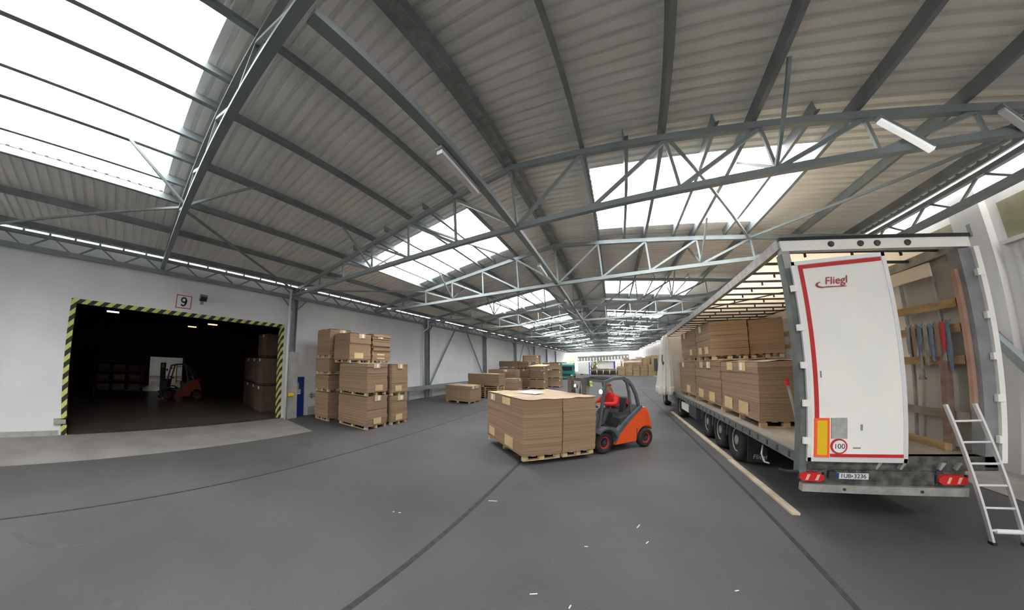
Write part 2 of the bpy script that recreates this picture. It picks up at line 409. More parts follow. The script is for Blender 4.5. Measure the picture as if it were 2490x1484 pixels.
# ---- trusses
NX = [-11.3,-9.7,-8.08,-6.46,-4.84,-3.22,-1.6,.02,1.64,3.26,4.88,6.5,7.95]
ZB = 5.75
tmesh = {}
def truss_part(name, mbf, parent):
    me = tmesh.get(mbf[0])
    if me is None:
        me = mbf[1]().mesh(name); me.materials.append(M['steel']); tmesh[mbf[0]] = me
    o = link(bpy.data.objects.new(name, me)); o.parent = parent; return o
chan = [(-.06,-.07),(.06,-.07),(.06,.07),(-.06,.07)]
TLAB = {0:'nearest roof truss, rising above the wall over loading door nine', 1:'second roof truss from the camera, its chord crossing above the forklift',
        2:'third roof truss from the camera, brightly lit behind the first rooflights'}
def truss(k):
    y = Y0 + k*DY
    t = thing('roof_truss', TLAB.get(k, ORD[k] + ' roof truss counted from the camera down the hall'), 'roof truss', (0, y, 0), 0, 'roof trusses down the hall')
    truss_part('top_chord', ('tl', lambda: MB().prof(chan, (-12.0,0,ztop(-12.0)), (XR,0,ZR))), t)
    truss_part('top_chord', ('tr', lambda: MB().prof(chan, (XR,0,ZR), (8.45,0,ztop(8.45)))), t)
    truss_part('bottom_chord', ('b', lambda: MB().prof([(-.065,-.06),(.065,-.06),(.065,.06),(-.065,.06)], (-11.9,0,ZB), (8.4,0,ZB))), t)
    for i, x in enumerate(NX):
        if ztop(x) - ZB > .25:
            truss_part('vertical', ('v%d' % i, lambda: MB().bar((x,0,ZB), (x,0,ztop(x)), .055, .055)), t)
    for i in range(len(NX)-1):
        a, b = NX[i], NX[i+1]
        if b <= XR + .01: lo, hi = b, a
        else: lo, hi = a, b
        if ztop(hi) - ZB > .15:
            truss_part('diagonal', ('d%d' % i, lambda: MB().bar((lo,0,ZB+.03), (hi,0,ztop(hi)-.05), .07, .07)), t)
    if k < 6:
        for x in (-6.46, 3.26):
            for s in (-1, 1):
                truss_part('fly_brace', ('f%.1f%d' % (x, s), lambda: MB().bar((x,0,ZB+.06), (x+.05,s*1.35,ztop(x)+.13), .05, .05)), t)
    return t
for k in range(0, 18): truss(k)
# longitudinal ties under the ridge, with the lamps hung on them
for k in range(0, 9):
    y = Y0 + k*DY
    lab = ['grey square tie beam under the ridge, nearest the camera', 'grey square tie beam under the ridge behind the nearest one'][k] if k < 2 else 'grey ridge tie beam in the %s bay from the camera' % ORD[k]
    tag(MB().bar((-1.64,y+.12,ZB+.02), (-1.64,y+DY-.12,ZB+.02), .13, .12).build('tie_beam', M['steel']), lab, 'beam', 'tie beams under the ridge')
M['tubelit'] = mat('softly_lit_diffuser', (.9,.92,.9), emit=.05)
def batten(a, b, label, lit=False):
    a = Vector(a); b = Vector(b)
    t = thing('fluorescent_light', label, 'light', a, 0, 'fluorescent lights in the roof')
    d = b - a
    MB().bar((0,0,0), d, .11, .05).build('housing', M['steel'], t)
    MB().bar(d*.02 + Vector((0,0,-.06)), d*.98 + Vector((0,0,-.06)), .09, .07).build('diffuser', M['tubelit'] if lit else M['tube'], t)
    for s in (.2, .8): MB().bar(d*s + Vector((0,0,.02)), d*s + Vector((0,0,.09)), .02, .02).build('hanger', M['steel'], t)
batten((-1.70,2.72,5.66), (-1.72,4.0,5.66), 'white fluorescent batten hung along the nearest ridge tie beam')
batten((-1.70,8.35,5.66), (-1.72,9.55,5.66), 'white fluorescent batten under the second ridge tie beam')
batten((-1.70,13.9,5.66), (-1.72,15.1,5.66), 'white fluorescent batten under the third ridge tie beam')
batten((4.86,5.66,6.26), (5.50,5.75,5.63), 'white fluorescent batten fixed askew in the second truss above the trailer', True)
batten((6.55,5.62,6.06), (6.98,5.78,5.76), 'short white batten in the second truss near the right eave')
# roof wind braces
def brace(a, b, label, w=.06):
    tag(MB().bar(a, b, w, w).build('roof_brace', M['steel']), label, 'brace', 'diagonal roof braces')
def tp(x, k): return (x, Y0 + k*DY, ztop(x) - .02)
brace(tp(1.7,1), tp(4.85,2), 'long steel brace crossing the right rooflight above the trailer')
brace(tp(-8.0,0), tp(-11.8,1), 'dark roof brace running from nearest truss down to the left eave')
brace(tp(-8.0,0), tp(-11.8,-1), 'roof brace at far left below the big rooflight')
brace(tp(-4.84,1), tp(-3.3,2), 'thin roof brace over the left rooflight beyond second truss')
brace(tp(-8.1,2), tp(-11.8,1), 'roof brace from third truss to the left eave')
brace(tp(4.85,2), tp(8.0,1), 'roof brace right of the rooflight above the trailer')

# ---- eave lattice girders, columns, rails
def girder(x, y0, y1, label, group, zt=6.0):
    t = thing('lattice_girder', label, 'girder', (x, y0, 0), 0, group); L = y1 - y0
    MB().box(-.09,.09,0,L,5.54,5.68).build('bottom_chord', M['steel'], t)
    MB().box(-.07,.07,0,L,zt,zt+.1).build('top_chord', M['steel'], t)
    n = round(L/1.36)
    for i in range(n):
        a = i*L/n; m = a + L/n/2
        MB().bar((0,a+.12,5.68), (0,m-.1,zt), .045, .045).build('diagonal', M['steel'], t)
        MB().bar((0,m+.1,zt), (0,a+L/n-.12,5.68), .045, .045).build('diagonal', M['steel'], t)
CY = [Y0 + DY*(2*j - 1) for j in range(0, 8)]
for j in range(7):
    girder(-11.78, CY[j], CY[j+1], ['lattice eave girder on the left wall above loading door nine', 'lattice eave girder on the left wall above the tall cardboard stacks'][j] if j < 2 else ORD[j] + ' lattice eave girder along the left wall', 'eave girders on the left')
for j in range(1, 4):
    girder(8.27, CY[j], CY[j+1], ORD[j-1] + ' lattice eave girder on the right side above the trailer', 'eave girders on the right', 5.98)
for k in range(1, 8):
    y = CY[k]; z0 = 3.05 if k == 1 else 0
    t = thing('steel_column', ['short steel column on a concrete pier right of loading door', 'steel column with white downpipe beyond the tall cardboard stacks'][k-1] if k < 3 else ORD[k-1] + ' steel column along the left wall', 'column', (-11.8, y, 0), 0, 'columns along the left wall')
    m = MB().box(-.12,.12,-.12,-.1,z0,5.55).box(-.12,.12,.1,.12,z0,5.55).box(-.01,.01,-.1,.1,z0,5.55)
    m.build('shaft', M['steel'], t)
    MB().box(-.16,.16,-.16,.16,5.5,5.56).build('cap_plate', M['steel'], t)
    if k == 1: MB().box(-.2,.14,-.2,.28,0,3.05).build('pier', M['plinth'], t)
    for s in (-1, 1): MB().bar((0,s*.1,5.0), (0,s*.6,5.52), .06, .06).build('knee_brace', M['steel'], t)
for k, s in ((2,1),(2,-1),(4,1),(4,-1)):
    y = CY[k] if s > 0 else CY[k+1]
    tag(MB().bar((-11.8,y+s*.15,.75), (-11.8,y+s*4.2,5.5), .09, .09).build('wall_brace', M['steel']), {(2,1):'diagonal brace rising from the second column', (2,-1):'diagonal brace rising from the third column toward the camera', (4,1):'far diagonal brace rising from the fourth column', (4,-1):'far diagonal brace rising from the fifth column'}[(k,s)], 'brace', 'wall braces')
def downpipe(y, label, bend):
    m = MB()
    if bend: m.path([(-11.60,y+.08,5.95),(-11.60,y+.08,5.3),(-11.84,y-.22,4.95),(-11.84,y-.22,.45)], .06, 8)
    else: m.path([(-11.6,y,5.9),(-11.6,y,.02)], .06, 8)
    tag(m.build('downpipe', M['pipe'], None, True), label, 'pipe', 'white downpipes')
downpipe(5.58, 'straight white downpipe at the right edge of loading door', False)
downpipe(CY[2]-.3, 'bent white downpipe beside the second column', True)
t = thing('guard_rail', 'grey steel guard rail along the left wall behind the low stacks', 'guard rail', (-11.65, 11.5, 0))
MB().box(-.05,.05,0,17,.66,.95).build('rail', M['steel'], t)
for i in range(7): MB().box(-.05,.05,i*2.8,i*2.8+.1,0,.66).build('rail_post', M['steel'], t)

# ------------------------------------------------------------------ loading door and the dark warehouse behind it
d1 = tag(MB().box(WL-.16,WL+.03,DA-.16,DA,0,DH+.15).build('door_1', M['hazard']), 'wide loading doorway framed in yellow and black stripes', None, None, 'structure')
MB().box(WL-.16,WL+.03,DA,DB,DH,DH+.15).build('frame_top', M['hazard'], d1)
MB().box(WL-.30,WL+.03,DB-.02,DB+.10,0,DH+.15).build('frame_right', M['hazard'], d1)
XI = -30.0
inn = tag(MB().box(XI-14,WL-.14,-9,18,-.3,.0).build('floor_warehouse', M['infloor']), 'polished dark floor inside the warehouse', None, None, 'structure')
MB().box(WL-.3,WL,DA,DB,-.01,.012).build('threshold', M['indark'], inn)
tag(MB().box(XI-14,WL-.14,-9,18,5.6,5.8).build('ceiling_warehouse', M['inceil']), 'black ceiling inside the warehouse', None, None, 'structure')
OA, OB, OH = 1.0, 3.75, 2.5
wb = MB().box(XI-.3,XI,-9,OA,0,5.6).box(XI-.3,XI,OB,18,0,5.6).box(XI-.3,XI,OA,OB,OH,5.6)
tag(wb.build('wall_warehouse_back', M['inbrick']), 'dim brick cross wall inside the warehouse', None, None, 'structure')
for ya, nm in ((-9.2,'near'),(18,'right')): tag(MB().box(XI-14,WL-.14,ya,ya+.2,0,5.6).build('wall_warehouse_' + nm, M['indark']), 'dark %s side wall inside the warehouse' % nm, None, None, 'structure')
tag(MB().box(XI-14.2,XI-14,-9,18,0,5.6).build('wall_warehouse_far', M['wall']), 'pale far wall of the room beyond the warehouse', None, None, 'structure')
def inlamp(p, label, e, glow=True):
    t = thing('hanging_lamp', label, 'lamp', p, 0, 'lamps in the dark warehouse')
    MB().box(-.1,.1,-.27,.27,0,.07).build('housing', M['indark'], t)
    MB().box(-.08,.08,-.25,.25,-.05,0).build('tube', e, t)
    MB().tube((0,0,.07),(0,0,5.6-p[2]),.012).build('cord', M['indark'], t)
inlamp((-16.5,-1.25,4.55), 'white lamp at upper left inside the loading door', M['lampwhite'])
inlamp((-20.5,2.95,4.62), 'lower of two warm lamps inside the loading door', M['lampglow'])
inlamp((-17.5,3.6,4.58), 'upper of two warm lamps inside the loading door', M['lampglow'])
t = thing('back_room_fill', 'added unseen fill lamp in the room beyond the warehouse', 'lamp', (XI-6, 2.8, 5.3))  # unseen lamp added to brighten the opening in the cross wall
MB().box(-.4,.4,-1.2,1.2,0,.08).build('housing', M['tube'], t)
MB().box(-.35,.35,-1.15,1.15,-.04,0).build('tube', mat('back_room_fill_glow', (1,.97,.9), emit=3), t)
# racks and cartons inside
def rack(x, y, w, label):
    t = thing('shelf_rack', label, 'rack', (x, y, 0))
    for sx in (-.4,.4):
        for sy in (-w/2, w/2): MB().box(sx-.04,sx+.04,sy-.04,sy+.04,0,2.3).build('upright', M['indark'], t)
    for z in (.35,.95,1.55,2.15): MB().box(-.45,.45,-w/2,w/2,z,z+.06).build('shelf', M['indark'], t)
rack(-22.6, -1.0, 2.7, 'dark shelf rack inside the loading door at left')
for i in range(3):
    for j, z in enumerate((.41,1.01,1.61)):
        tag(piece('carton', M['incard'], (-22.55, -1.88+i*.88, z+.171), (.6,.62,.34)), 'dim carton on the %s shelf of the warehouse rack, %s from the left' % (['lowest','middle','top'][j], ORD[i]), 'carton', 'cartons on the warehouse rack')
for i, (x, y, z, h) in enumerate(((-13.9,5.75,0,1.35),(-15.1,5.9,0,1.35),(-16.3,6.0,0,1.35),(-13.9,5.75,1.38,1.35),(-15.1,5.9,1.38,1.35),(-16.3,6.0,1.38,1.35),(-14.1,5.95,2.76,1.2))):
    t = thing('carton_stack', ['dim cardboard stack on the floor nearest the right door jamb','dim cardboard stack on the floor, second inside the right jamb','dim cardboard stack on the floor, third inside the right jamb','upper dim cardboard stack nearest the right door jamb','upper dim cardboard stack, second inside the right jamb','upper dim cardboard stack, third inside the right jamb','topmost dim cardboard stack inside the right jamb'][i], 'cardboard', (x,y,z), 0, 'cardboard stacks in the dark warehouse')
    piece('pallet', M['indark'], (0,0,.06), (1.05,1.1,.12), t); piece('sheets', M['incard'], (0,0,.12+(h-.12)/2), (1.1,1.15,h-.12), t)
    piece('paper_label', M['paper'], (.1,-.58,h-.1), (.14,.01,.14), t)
t = thing('barrier', 'yellow barrier frame in the lit room beyond the warehouse', 'barrier', (XI-3.2, 3.9, 0))
for q in (-.3,.3): MB().box(-.05,.05,q-.05,q+.05,0,1.7).build('post', M['yellowplastic'], t)
for q in (.1,1.55): MB().box(-.05,.05,-.25,.25,q,q+.1).build('rail', M['yellowplastic'], t)

# sign, floodlight, blue door, small wall things
t = thing('dock_sign', 'white square sign reading 9 with red border above the loading door', 'sign', (WL, 1.33, 4.69))
MB().box(0,.012,-.27,.27,-.25,.25).build('board', M['paper'], t)
for a in ((-.27,.27,.225,.25),(-.27,.27,-.25,-.225),(-.27,-.245,-.25,.25),(.245,.27,-.25,.25)): MB().box(.012,.018,*a).build('border', M['redtape'], t)
nm = MB(); cp_ = [(.015,.085*math.cos(2*PI*i/18),.07+.085*math.sin(2*PI*i/18)) for i in range(19)]
for a_, b_ in zip(cp_, cp_[1:]): nm.bar(a_, b_, .055, .012, up=(1,0,0))
tl_ = [(.085,.07),(.083,0),(.07,-.07),(.04,-.125),(-.01,-.15),(-.055,-.14),(-.085,-.105)]
for a_, b_ in zip(tl_, tl_[1:]): nm.bar((.015,)+a_, (.015,)+b_, .055, .012, up=(1,0,0))
nm.build('numeral', M['black'], t)
t = thing('floodlight', 'small grey floodlight on the wall beside the 9 sign', 'floodlight', (WL, 1.98, 4.9))
MB().box(0,.03,-.06,.06,-.22,-.08).build('bracket', M['silver'], t); MB().bar((.03,0,-.15),(.2,.05,.02),.03,.03).build('arm', M['silver'], t)
MB().prism([(.12,-.13,-.1),(.30,-.13,.06),(.24,-.13,.14),(.06,-.13,-.02)], (0,.28,0)).build('lamp_head', M['steel'], t); MB().prism([(.14,-.1,-.1),(.30,-.1,.045),(.305,-.1,.04),(.145,-.1,-.105)], (0,.22,0)).build('lens', M['glassdark'], t)
d2 = tag(MB().box(WL-.02,WL+.035,6.05,6.70,0,1.87).build('door_2', M['blue']), 'small royal blue service door beside the loading door', None, None, 'structure')
MB().box(WL+.03,WL+.05,6.70,6.74,0,1.9).box(WL+.03,WL+.05,6.01,6.05,0,1.9).box(WL+.03,WL+.05,6.01,6.74,1.87,1.91).build('door_frame', M['pipe'], d2)
MB().box(WL+.036,WL+.04,6.20,6.52,1.05,1.28).build('notice', M['paper'], d2)
for q in (1.13,1.20): MB().box(WL+.04,WL+.044,6.22,6.50,q,q+.025).build('notice_red_line', M['redtape'], d2)
MB().prism([(WL+.036,6.28,1.3),(WL+.036,6.44,1.3),(WL+.036,6.42,1.5),(WL+.036,6.40,1.62),(WL+.036,6.32,1.62),(WL+.036,6.30,1.5)], (.004,0,0)).build('pictogram', M['greyplate'], d2)
tag(MB().box(WL+.2,WL+.42,5.7,5.98,1.04,1.14).box(WL+.26,WL+.36,5.75,5.93,1.14,1.18).build('yellow_lever', M['yellowplastic']), 'yellow plastic lever on the pier beside the blue door', 'lever')
t = thing('wall_bracket', 'grey wall bracket with two rails right of the blue door', 'bracket', (WL, 7.15, .9))
MB().box(0,.12,-.14,.14,.1,.13).build('rail', M['silver'], t); MB().box(0,.12,-.14,.14,-.02,.01).build('rail', M['silver'], t); MB().box(0,.02,-.03,.03,-.1,.2).build('plate', M['silver'], t)
tag(MB().box(WL,WL+.08,-2.32,-2.02,.36,.5).box(WL,WL+.03,-2.36,-2.0,.33,.53).build('buffer_block', M['greyplate']), 'small grey buffer block left of the loading door', 'buffer')

# ------------------------------------------------------------------ cardboard on pallets
def pallet(par, lx, ly, far=False):
    if far:
        m = MB().box(-lx/2,lx/2,-ly/2,ly/2,.10,.13)
        for i in (-1,0,1):
            for j in (-1,0,1): m.box(i*(lx/2-.07)-.06,i*(lx/2-.07)+.06,j*(ly/2-.05)-.05,j*(ly/2-.05)+.05,0,.10)
        return m.build('pallet', M['wood'], par)
    p = MB().box(-lx/2,lx/2,-.05,.05,0,.022).build('pallet', M['wood'], par)
    for j in (-1,1): piece('runner', M['wood'], (0, j*(ly/2-.05), .011), (lx, .1, .022), p)
    for i in (-1,0,1):
        for j in (-1,0,1): piece('block', M['wood'], (i*(lx/2-.075), j*(ly/2-.05), .061), (.145,.10,.078), p)
    n = max(5, round(lx/.2))
    for i in range(n):
        piece('deck_board', M['wood'], (-lx/2 + .06 + i*(lx-.12)/(n-1), 0, .122), (.12, ly, .022), p)
    return p

def stack(x, y, z, lx, ly, h, label, rz=0, n=8, group=None, patches=(), far=False, seed=0, over=.02, top=True, seamx=None):
    rg = random.Random(seed + 31)
    t = thing('cardboard_stack', label, 'cardboard', (x,y,z), rz, group)
    pallet(t, lx-.06, ly-.06, far)
    b0 = .135; hb = (h - b0)/n
    for i in range(n):
        dx, dy = rg.uniform(-over,over)*.6, rg.uniform(-over,over)*.6
        piece('sheet_bundle', M['card'], (dx, dy, b0 + (i+.5)*hb), (lx + rg.uniform(-over,over)*.5, ly + rg.uniform(-over,over)*.5, hb*.985), t)
    if top:
        # slightly wavy cover sheet
        nx = 8; v = []; f = []
        for i in range(nx+1):
            for j in range(3):
                u = -lx/2 + lx*i/nx; w = -ly/2 + ly*j/2
                v.append((u*1.01, w*1.01, h + .006 + .012*math.sin(i*1.3 + seed) * (1 if j != 1 else .4)))
        k = len(v); v += [(a,b,c+.006) for a,b,c in v]
        for i in range(nx):
            for j in range(2):
                a = i*3+j; f += [(a,a+3,a+4,a+1), (k+a,k+a+1,k+a+4,k+a+3)]
        MB().add(v, f).build('cover_sheet', M['cardtop'], t)
    for face, u, zz, w, hh, lab in patches:
        # u: fraction along the face; zz: height of the patch centre; lab: white label on it
        if face == '+x': c = (lx/2+.014, -ly/2+u*ly, zz); s = (.008, w, hh); c2 = (lx/2+.020, c[1]+w*.12, zz); s2 = (.004, w*.32, hh*.8)
        if face == '-x': c = (-lx/2-.014, -ly/2+u*ly, zz); s = (.008, w, hh); c2 = (-lx/2-.020, c[1]+w*.12, zz); s2 = (.004, w*.32, hh*.8)
        if face == '-y': c = (-lx/2+u*lx, -ly/2-.014, zz); s = (w, .008, hh); c2 = (c[0]+w*.12, -ly/2-.020, zz); s2 = (w*.32, .004, hh*.8)
        piece('corner_card', M['patch'], c, s, t)
        if zz > h*.7:
            if face in ('+x','-x'): piece('card_flap', M['patch'], ((lx/2-.08)*(1 if face == '+x' else -1), c[1], h+.02), (.2, w, .006), t)
            else: piece('card_flap', M['patch'], (c[0], -ly/2+.08, h+.02), (w, .2, .006), t)
        if lab: piece('paper_label', M['paper'], c2, s2, t)
    return t
def up(u, h, w=.36): return ('+x', u, h-.09, w, .2, True)
def lo(u, w=.42): return ('+x', u, .30, w, .24, False)
GA = 'cardboard stacks beside the blue door'
def st(x0, x1, y0, y1, z0, z1, label, **k): return stack((x0+x1)/2, (y0+y1)/2, z0, x1-x0, y1-y0, z1-z0, label, **k)
st(-9.6,-7.8,7.05,8.2,0,1.28, 'bottom front cardboard stack of the tall pile, its corner nearest the camera', n=9, group=GA, patches=[up(.52,1.28), lo(.5)], seed=1, top=False)
st(-9.6,-7.82,7.05,8.2,1.308,2.57, 'middle front cardboard stack of the tall pile', n=9, group=GA, patches=[up(.45,1.28), lo(.58)], seed=2)
st(-10.05,-8.95,7.05,8.25,2.61,3.87, 'top front cardboard stack of the tall pile', n=8, group=GA, patches=[up(.55,1.26), lo(.42,.5)], seed=3)
st(-9.5,-7.7,8.36,9.4,0,1.2, 'bottom rear cardboard stack of the tall pile', n=9, group=GA, patches=[up(.55,1.2), lo(.45)], seed=4, top=False)
st(-9.5,-7.7,8.36,9.4,1.228,2.55, 'middle rear cardboard stack of the tall pile', n=9, group=GA, patches=[up(.5,1.33), lo(.4)], seed=5)
st(-10.05,-8.95,8.36,9.55,2.61,3.93, 'top rear cardboard stack of the tall pile, with ragged layers', n=11, group=GA, patches=[up(.42,1.32), lo(.45,.5)], seed=6, over=.05)
st(-11.2,-10.12,6.85,8.0,0,1.26, 'lowest cardboard stack of the narrow pile next to the wall', n=9, group=GA, seed=7, top=False)
st(-11.2,-10.12,6.85,8.0,1.29,2.02, 'second lowest cardboard stack of the narrow wall pile', n=5, group=GA, seed=8, top=False)
st(-11.2,-10.12,6.85,8.0,2.06,2.80, 'second highest cardboard stack of the narrow wall pile', n=5, group=GA, seed=9, top=False)
st(-11.15,-10.12,6.85,8.0,2.81,4.10, 'topmost cardboard stack of the narrow wall pile', n=9, group=GA, seed=10, patches=[up(.6,1.29)])
GB = 'low cardboard stacks along the left wall'
st(-9.7,-7.85,16.0,17.7,0,1.12, 'low wide cardboard stack with tan cards, front of the wall row', n=7, group=GB, patches=[up(.25,1.12), ('+x',.6,1.03,.6,.16,False)], seed=20, far=True)
st(-9.7,-7.2,19.4,20.8,.84,1.82, 'brown cardboard stack lying on a pile of empty pallets', n=6, group=GB, seed=21, far=True)
st(-8.4,-7.15,24.0,25.3,0,1.25, 'pale cardboard stack right of the pallet pile', n=7, group=GB, patches=[up(.4,1.25)], seed=22, far=True)
st(-10.8,-7.95,26.2,27.4,0,2.0, 'brown cardboard stack behind the pallet pile', n=9, group=GB, patches=[('-y',.62,1.9,.4,.2,True)], seed=23, far=True)
st(-11.0,-8.85,29.8,31,0,2.1, 'middle dark cardboard stack at the wall', n=5, group=GB, seed=24, far=True)
st(-11.0,-8.85,29.8,31,2.135,2.85, 'dark curved cardboard stack on top at the wall', n=5, group=GB, seed=25, far=True)
st(-8.8,-7.7,29.8,31,0,2.03, 'pale tall cardboard stack beside the gaylord boxes', n=8, group=GB, patches=[('-y',.5,1.9,.3,.2,True)], seed=26, far=True)
st(-8.8,-7.7,29.8,31,2.062,2.8, 'pale cardboard stack on top beside the gaylord boxes', n=4, group=GB, seed=27, far=True)
for i in range(6):
    t = thing('empty_pallet', '%s empty pallet from the floor under the brown cardboard stack' % ORD[i], 'pallet', (-8.3, 20.1, i*.14), 0, 'empty pallets under a stack')
    pallet(t, 2.1, 1.3, True)
def gaylord(x, y, z, w, d, h, label, lid=True):
    t = thing('cardboard_bin', label, 'cardboard bin', (x,y,z), 0, 'octagonal cardboard bins on pallets')
    pallet(t, w, d, True); c = .22
    P = [(-w/2+c,-d/2,.13),(w/2-c,-d/2,.13),(w/2,-d/2+c,.13),(w/2,d/2-c,.13),(w/2-c,d/2,.13),(-w/2+c,d/2,.13),(-w/2,d/2-c,.13),(-w/2,-d/2+c,.13)]
    MB().prism(P, (0,0,h-.16)).build('bin_wall', M['card'], t)
    MB().prism([(a*1.06,b*1.06,h-.04) for a,b,_ in P], (0,0,.04)).build('lid', M['cardtop'], t)
    piece('paper_label', M['paper'], (w/2-c/2,-d/2+c/2-.01,h*.8), (.12,.02,.16), t, (0,0,PI/4))
for i, (x, y, z, h, l) in enumerate(((-6.75,29.9,0,.92,'bottom cardboard bin of the front column of bins'),(-6.75,29.9,.94,.85,'second cardboard bin of the front column of bins'),(-6.75,29.9,1.82,.45,'shallow cardboard bin with a tan lid on the front column'),
    (-5.75,32.6,0,.95,'bottom cardboard bin of the right column of bins'),(-5.75,32.6,.97,.85,'middle cardboard bin of the right column of bins'),(-5.75,32.6,1.85,.8,'top cardboard bin of the right column of bins'),
    (-8.4,34,0,1.3,'bottom cardboard bin of the rear column of bins'),(-8.4,34,1.32,1.3,'middle cardboard bin of the rear column of bins'),(-8.4,34,2.66,.9,'topmost cardboard bin standing above all the others'))):
    gaylord(x, y, z, 1.75 if i < 3 else 1.9, 1.5, h, l)
tag(MB().add([(-7.7,29.1,2.30),(-5.8,29.1,2.32),(-5.6,30.5,2.46),(-7.4,30.6,2.42),(-6.7,29.8,2.52)], [(0,1,4),(1,2,4),(2,3,4),(3,0,4),(0,3,2,1)]).build('loose_sheet', M['patch']), 'crumpled tan cardboard sheet lying on the front bins', 'cardboard')

# ------------------------------------------------------------------ forklift with its load and driver
FA = R(45)
U = Vector((math.cos(FA), math.sin(FA), 0)); V = Vector((-math.sin(FA), math.cos(FA), 0))
def forklift(label, loc, rz, forks=True, dim=False):
    T = thing('forklift', label, 'forklift', loc, rz)
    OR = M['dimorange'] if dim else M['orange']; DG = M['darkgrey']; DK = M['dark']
    arch = [(1.70+.37*math.cos(R(a)), .29+.37*math.sin(R(a))) for a in (35,55,75,95,115,135,155,175)]
    side = [(.44,.20),(.40,.30),(.56,.52),(.95,.86),(1.35,1.14),(1.52,1.24),(1.68,1.24),(1.80,1.14),(1.86,.98),(1.93,.78),(1.96,.60)] + arch + [(1.30,.22)]
    b = MB().prism([(x,-.58,z) for x, z in side], (0,1.16,0)).build('counterweight', OR, T)
    bv = b.modifiers.new('bevel', 'BEVEL'); bv.width = .035; bv.segments = 2; bv.limit_method = 'ANGLE'; bv.angle_limit = R(45)
    MB().box(1.3,1.32,-.59,.59,.3,.62).build('panel_line', DK, b)
    MB().box(-.30,1.35,-.46,.46,.17,.50).build('chassis', DK, T)
    # front fenders and step
    for s in (-1, 1):
        arc = [(.40*math.cos(R(a)), .32+.40*math.sin(R(a))) for a in range(15,150,15)]; inn_ = [(.44*math.cos(R(a)), .32+.45*math.sin(R(a))) for a in range(135,0,-15)]
        MB().prism([(x, s*.57-.14, z) for x, z in arc + inn_], (0,.28,0)).build('fender', DG, T)
        MB().prism([(.40,s*.52-.07,.30),(.52,s*.52-.07,.62),(.98,s*.52-.07,.98),(1.48,s*.52-.07,1.30),(1.55,s*.52-.07,1.24),(.98,s*.52-.07,.86),(.58,s*.52-.07,.50),(.46,s*.52-.07,.24)], (0,.14,0)).build('side_sill', DG, T)
    MB().box(-.28,.85,-.5,.5,.58,.64).build('floor_plate', DG, T)
    MB().prism([(.70,-.50,.5),(.70,-.50,.95),(1.05,-.50,1.03),(1.12,-.50,1.12),(1.5,-.50,1.30),(1.5,-.50,.5)], (0,1.0,0)).build('engine_cover', DK, T)
    con = MB().prism([(-.34,-.5,.5),(-.34,-.5,1.18),(-.22,-.5,1.24),(-.12,-.5,1.1),(-.10,-.5,.64)], (0,1.0,0)).build('console', DG, T)
    MB().tube((-.12,0,1.0),(.06,0,1.30),.03).build('steering_column', DK, con)
    ring = MB(); n = 16; c0 = Vector((.08,0,1.33)); ax = Vector((.45,0,.9)).normalized(); e1 = Vector((0,1,0)); e2 = ax.cross(e1)
    pts = [c0 + (e1*math.cos(2*PI*i/n) + e2*math.sin(2*PI*i/n))*.16 for i in range(n)]
    for i in range(n): ring.tube(pts[i], pts[(i+1) % n], .014, 6)
    ring.tube(pts[0], pts[8], .012, 6).tube(pts[4], pts[12], .012, 6)
    ring.build('steering_wheel', DK, con)
    s1 = MB().box(.62,1.12,-.26,.26,.93,1.07).build('seat', DK, T)
    MB().prism([(1.06,-.25,1.04),(1.14,-.25,1.04),(1.24,-.25,1.50),(1.16,-.25,1.52)], (0,.5,0)).build('seat_back', DK, T)
    # overhead guard
    for s in (-1, 1):
        y = s*.50
        MB().barpath([(-.16,y,.62),(-.02,y,1.4),(.12,y,2.06)], .075, .06).build('front_pillar', DG, T)
        MB().barpath([(.10,y,2.06),(.42,y,2.15),(.80,y,2.16),(1.02,y,2.08),(1.20,y,1.90),(1.36,y,1.62),(1.47,y,1.24)], .085, .07).build('guard_rail_tube', DG, T)
        MB().barpath([(.86,y,2.12),(.98,y,2.02),(1.06,y,1.70),(1.14,y,1.02)], .07, .06).build('rear_pillar', DG, T)
    MB().bar((.12,-.5,2.08),(.12,.5,2.08),.08,.06).build('guard_crossbar', DG, T)
    for i in range(7): MB().box(.22+i*.11,.27+i*.11,-.48,.48,2.10+.02*min(i,2),2.15+.02*min(i,2)).build('roof_slat', DK, T)
    # mast
    for s in (-1, 1):
        MB().prof([(-.06,-.06),(.06,-.06),(.06,.06),(.03,.06),(.03,-.03),(-.03,-.03),(-.03,.06),(-.06,.06)], (-.46,s*.36,.08), (-.46,s*.36,2.22), up=(1,0,0)).build('outer_mast', M['mast'], T)
        MB().box(-.52,-.42,s*.27-.03,s*.27+.03,.14,2.12).build('inner_mast', M['mast'], T)
        MB().tube((-.40,s*.22,.2),(-.40,s*.22,1.9),.04,10).build('lift_cylinder', M['mast'], T)
        MB().tube((-.44,s*.12,.5),(-.44,s*.12,2.0),.012,6).build('chain', M['silver'], T)
    for z in (.4,1.1,2.1): MB().box(-.50,-.42,-.38,.38,z,z+.09).build('mast_crossbar', M['mast'], T)
    for z in (.12,.42): MB().box(-.60,-.53,-.52,.52,z,z+.09).build('fork_carriage_bar', M['mast'], T)
    if forks:
        for s in (-1, 1): MB().prism([(-.60,s*.3-.06,.10),(-.60,s*.3-.06,.55),(-.64,s*.3-.06,.55),(-.65,s*.3-.06,.15),(-2.75,s*.3-.06,.165),(-2.75,s*.3-.06,.15)], (0,.12,0)).build('fork', M['mast'], T)
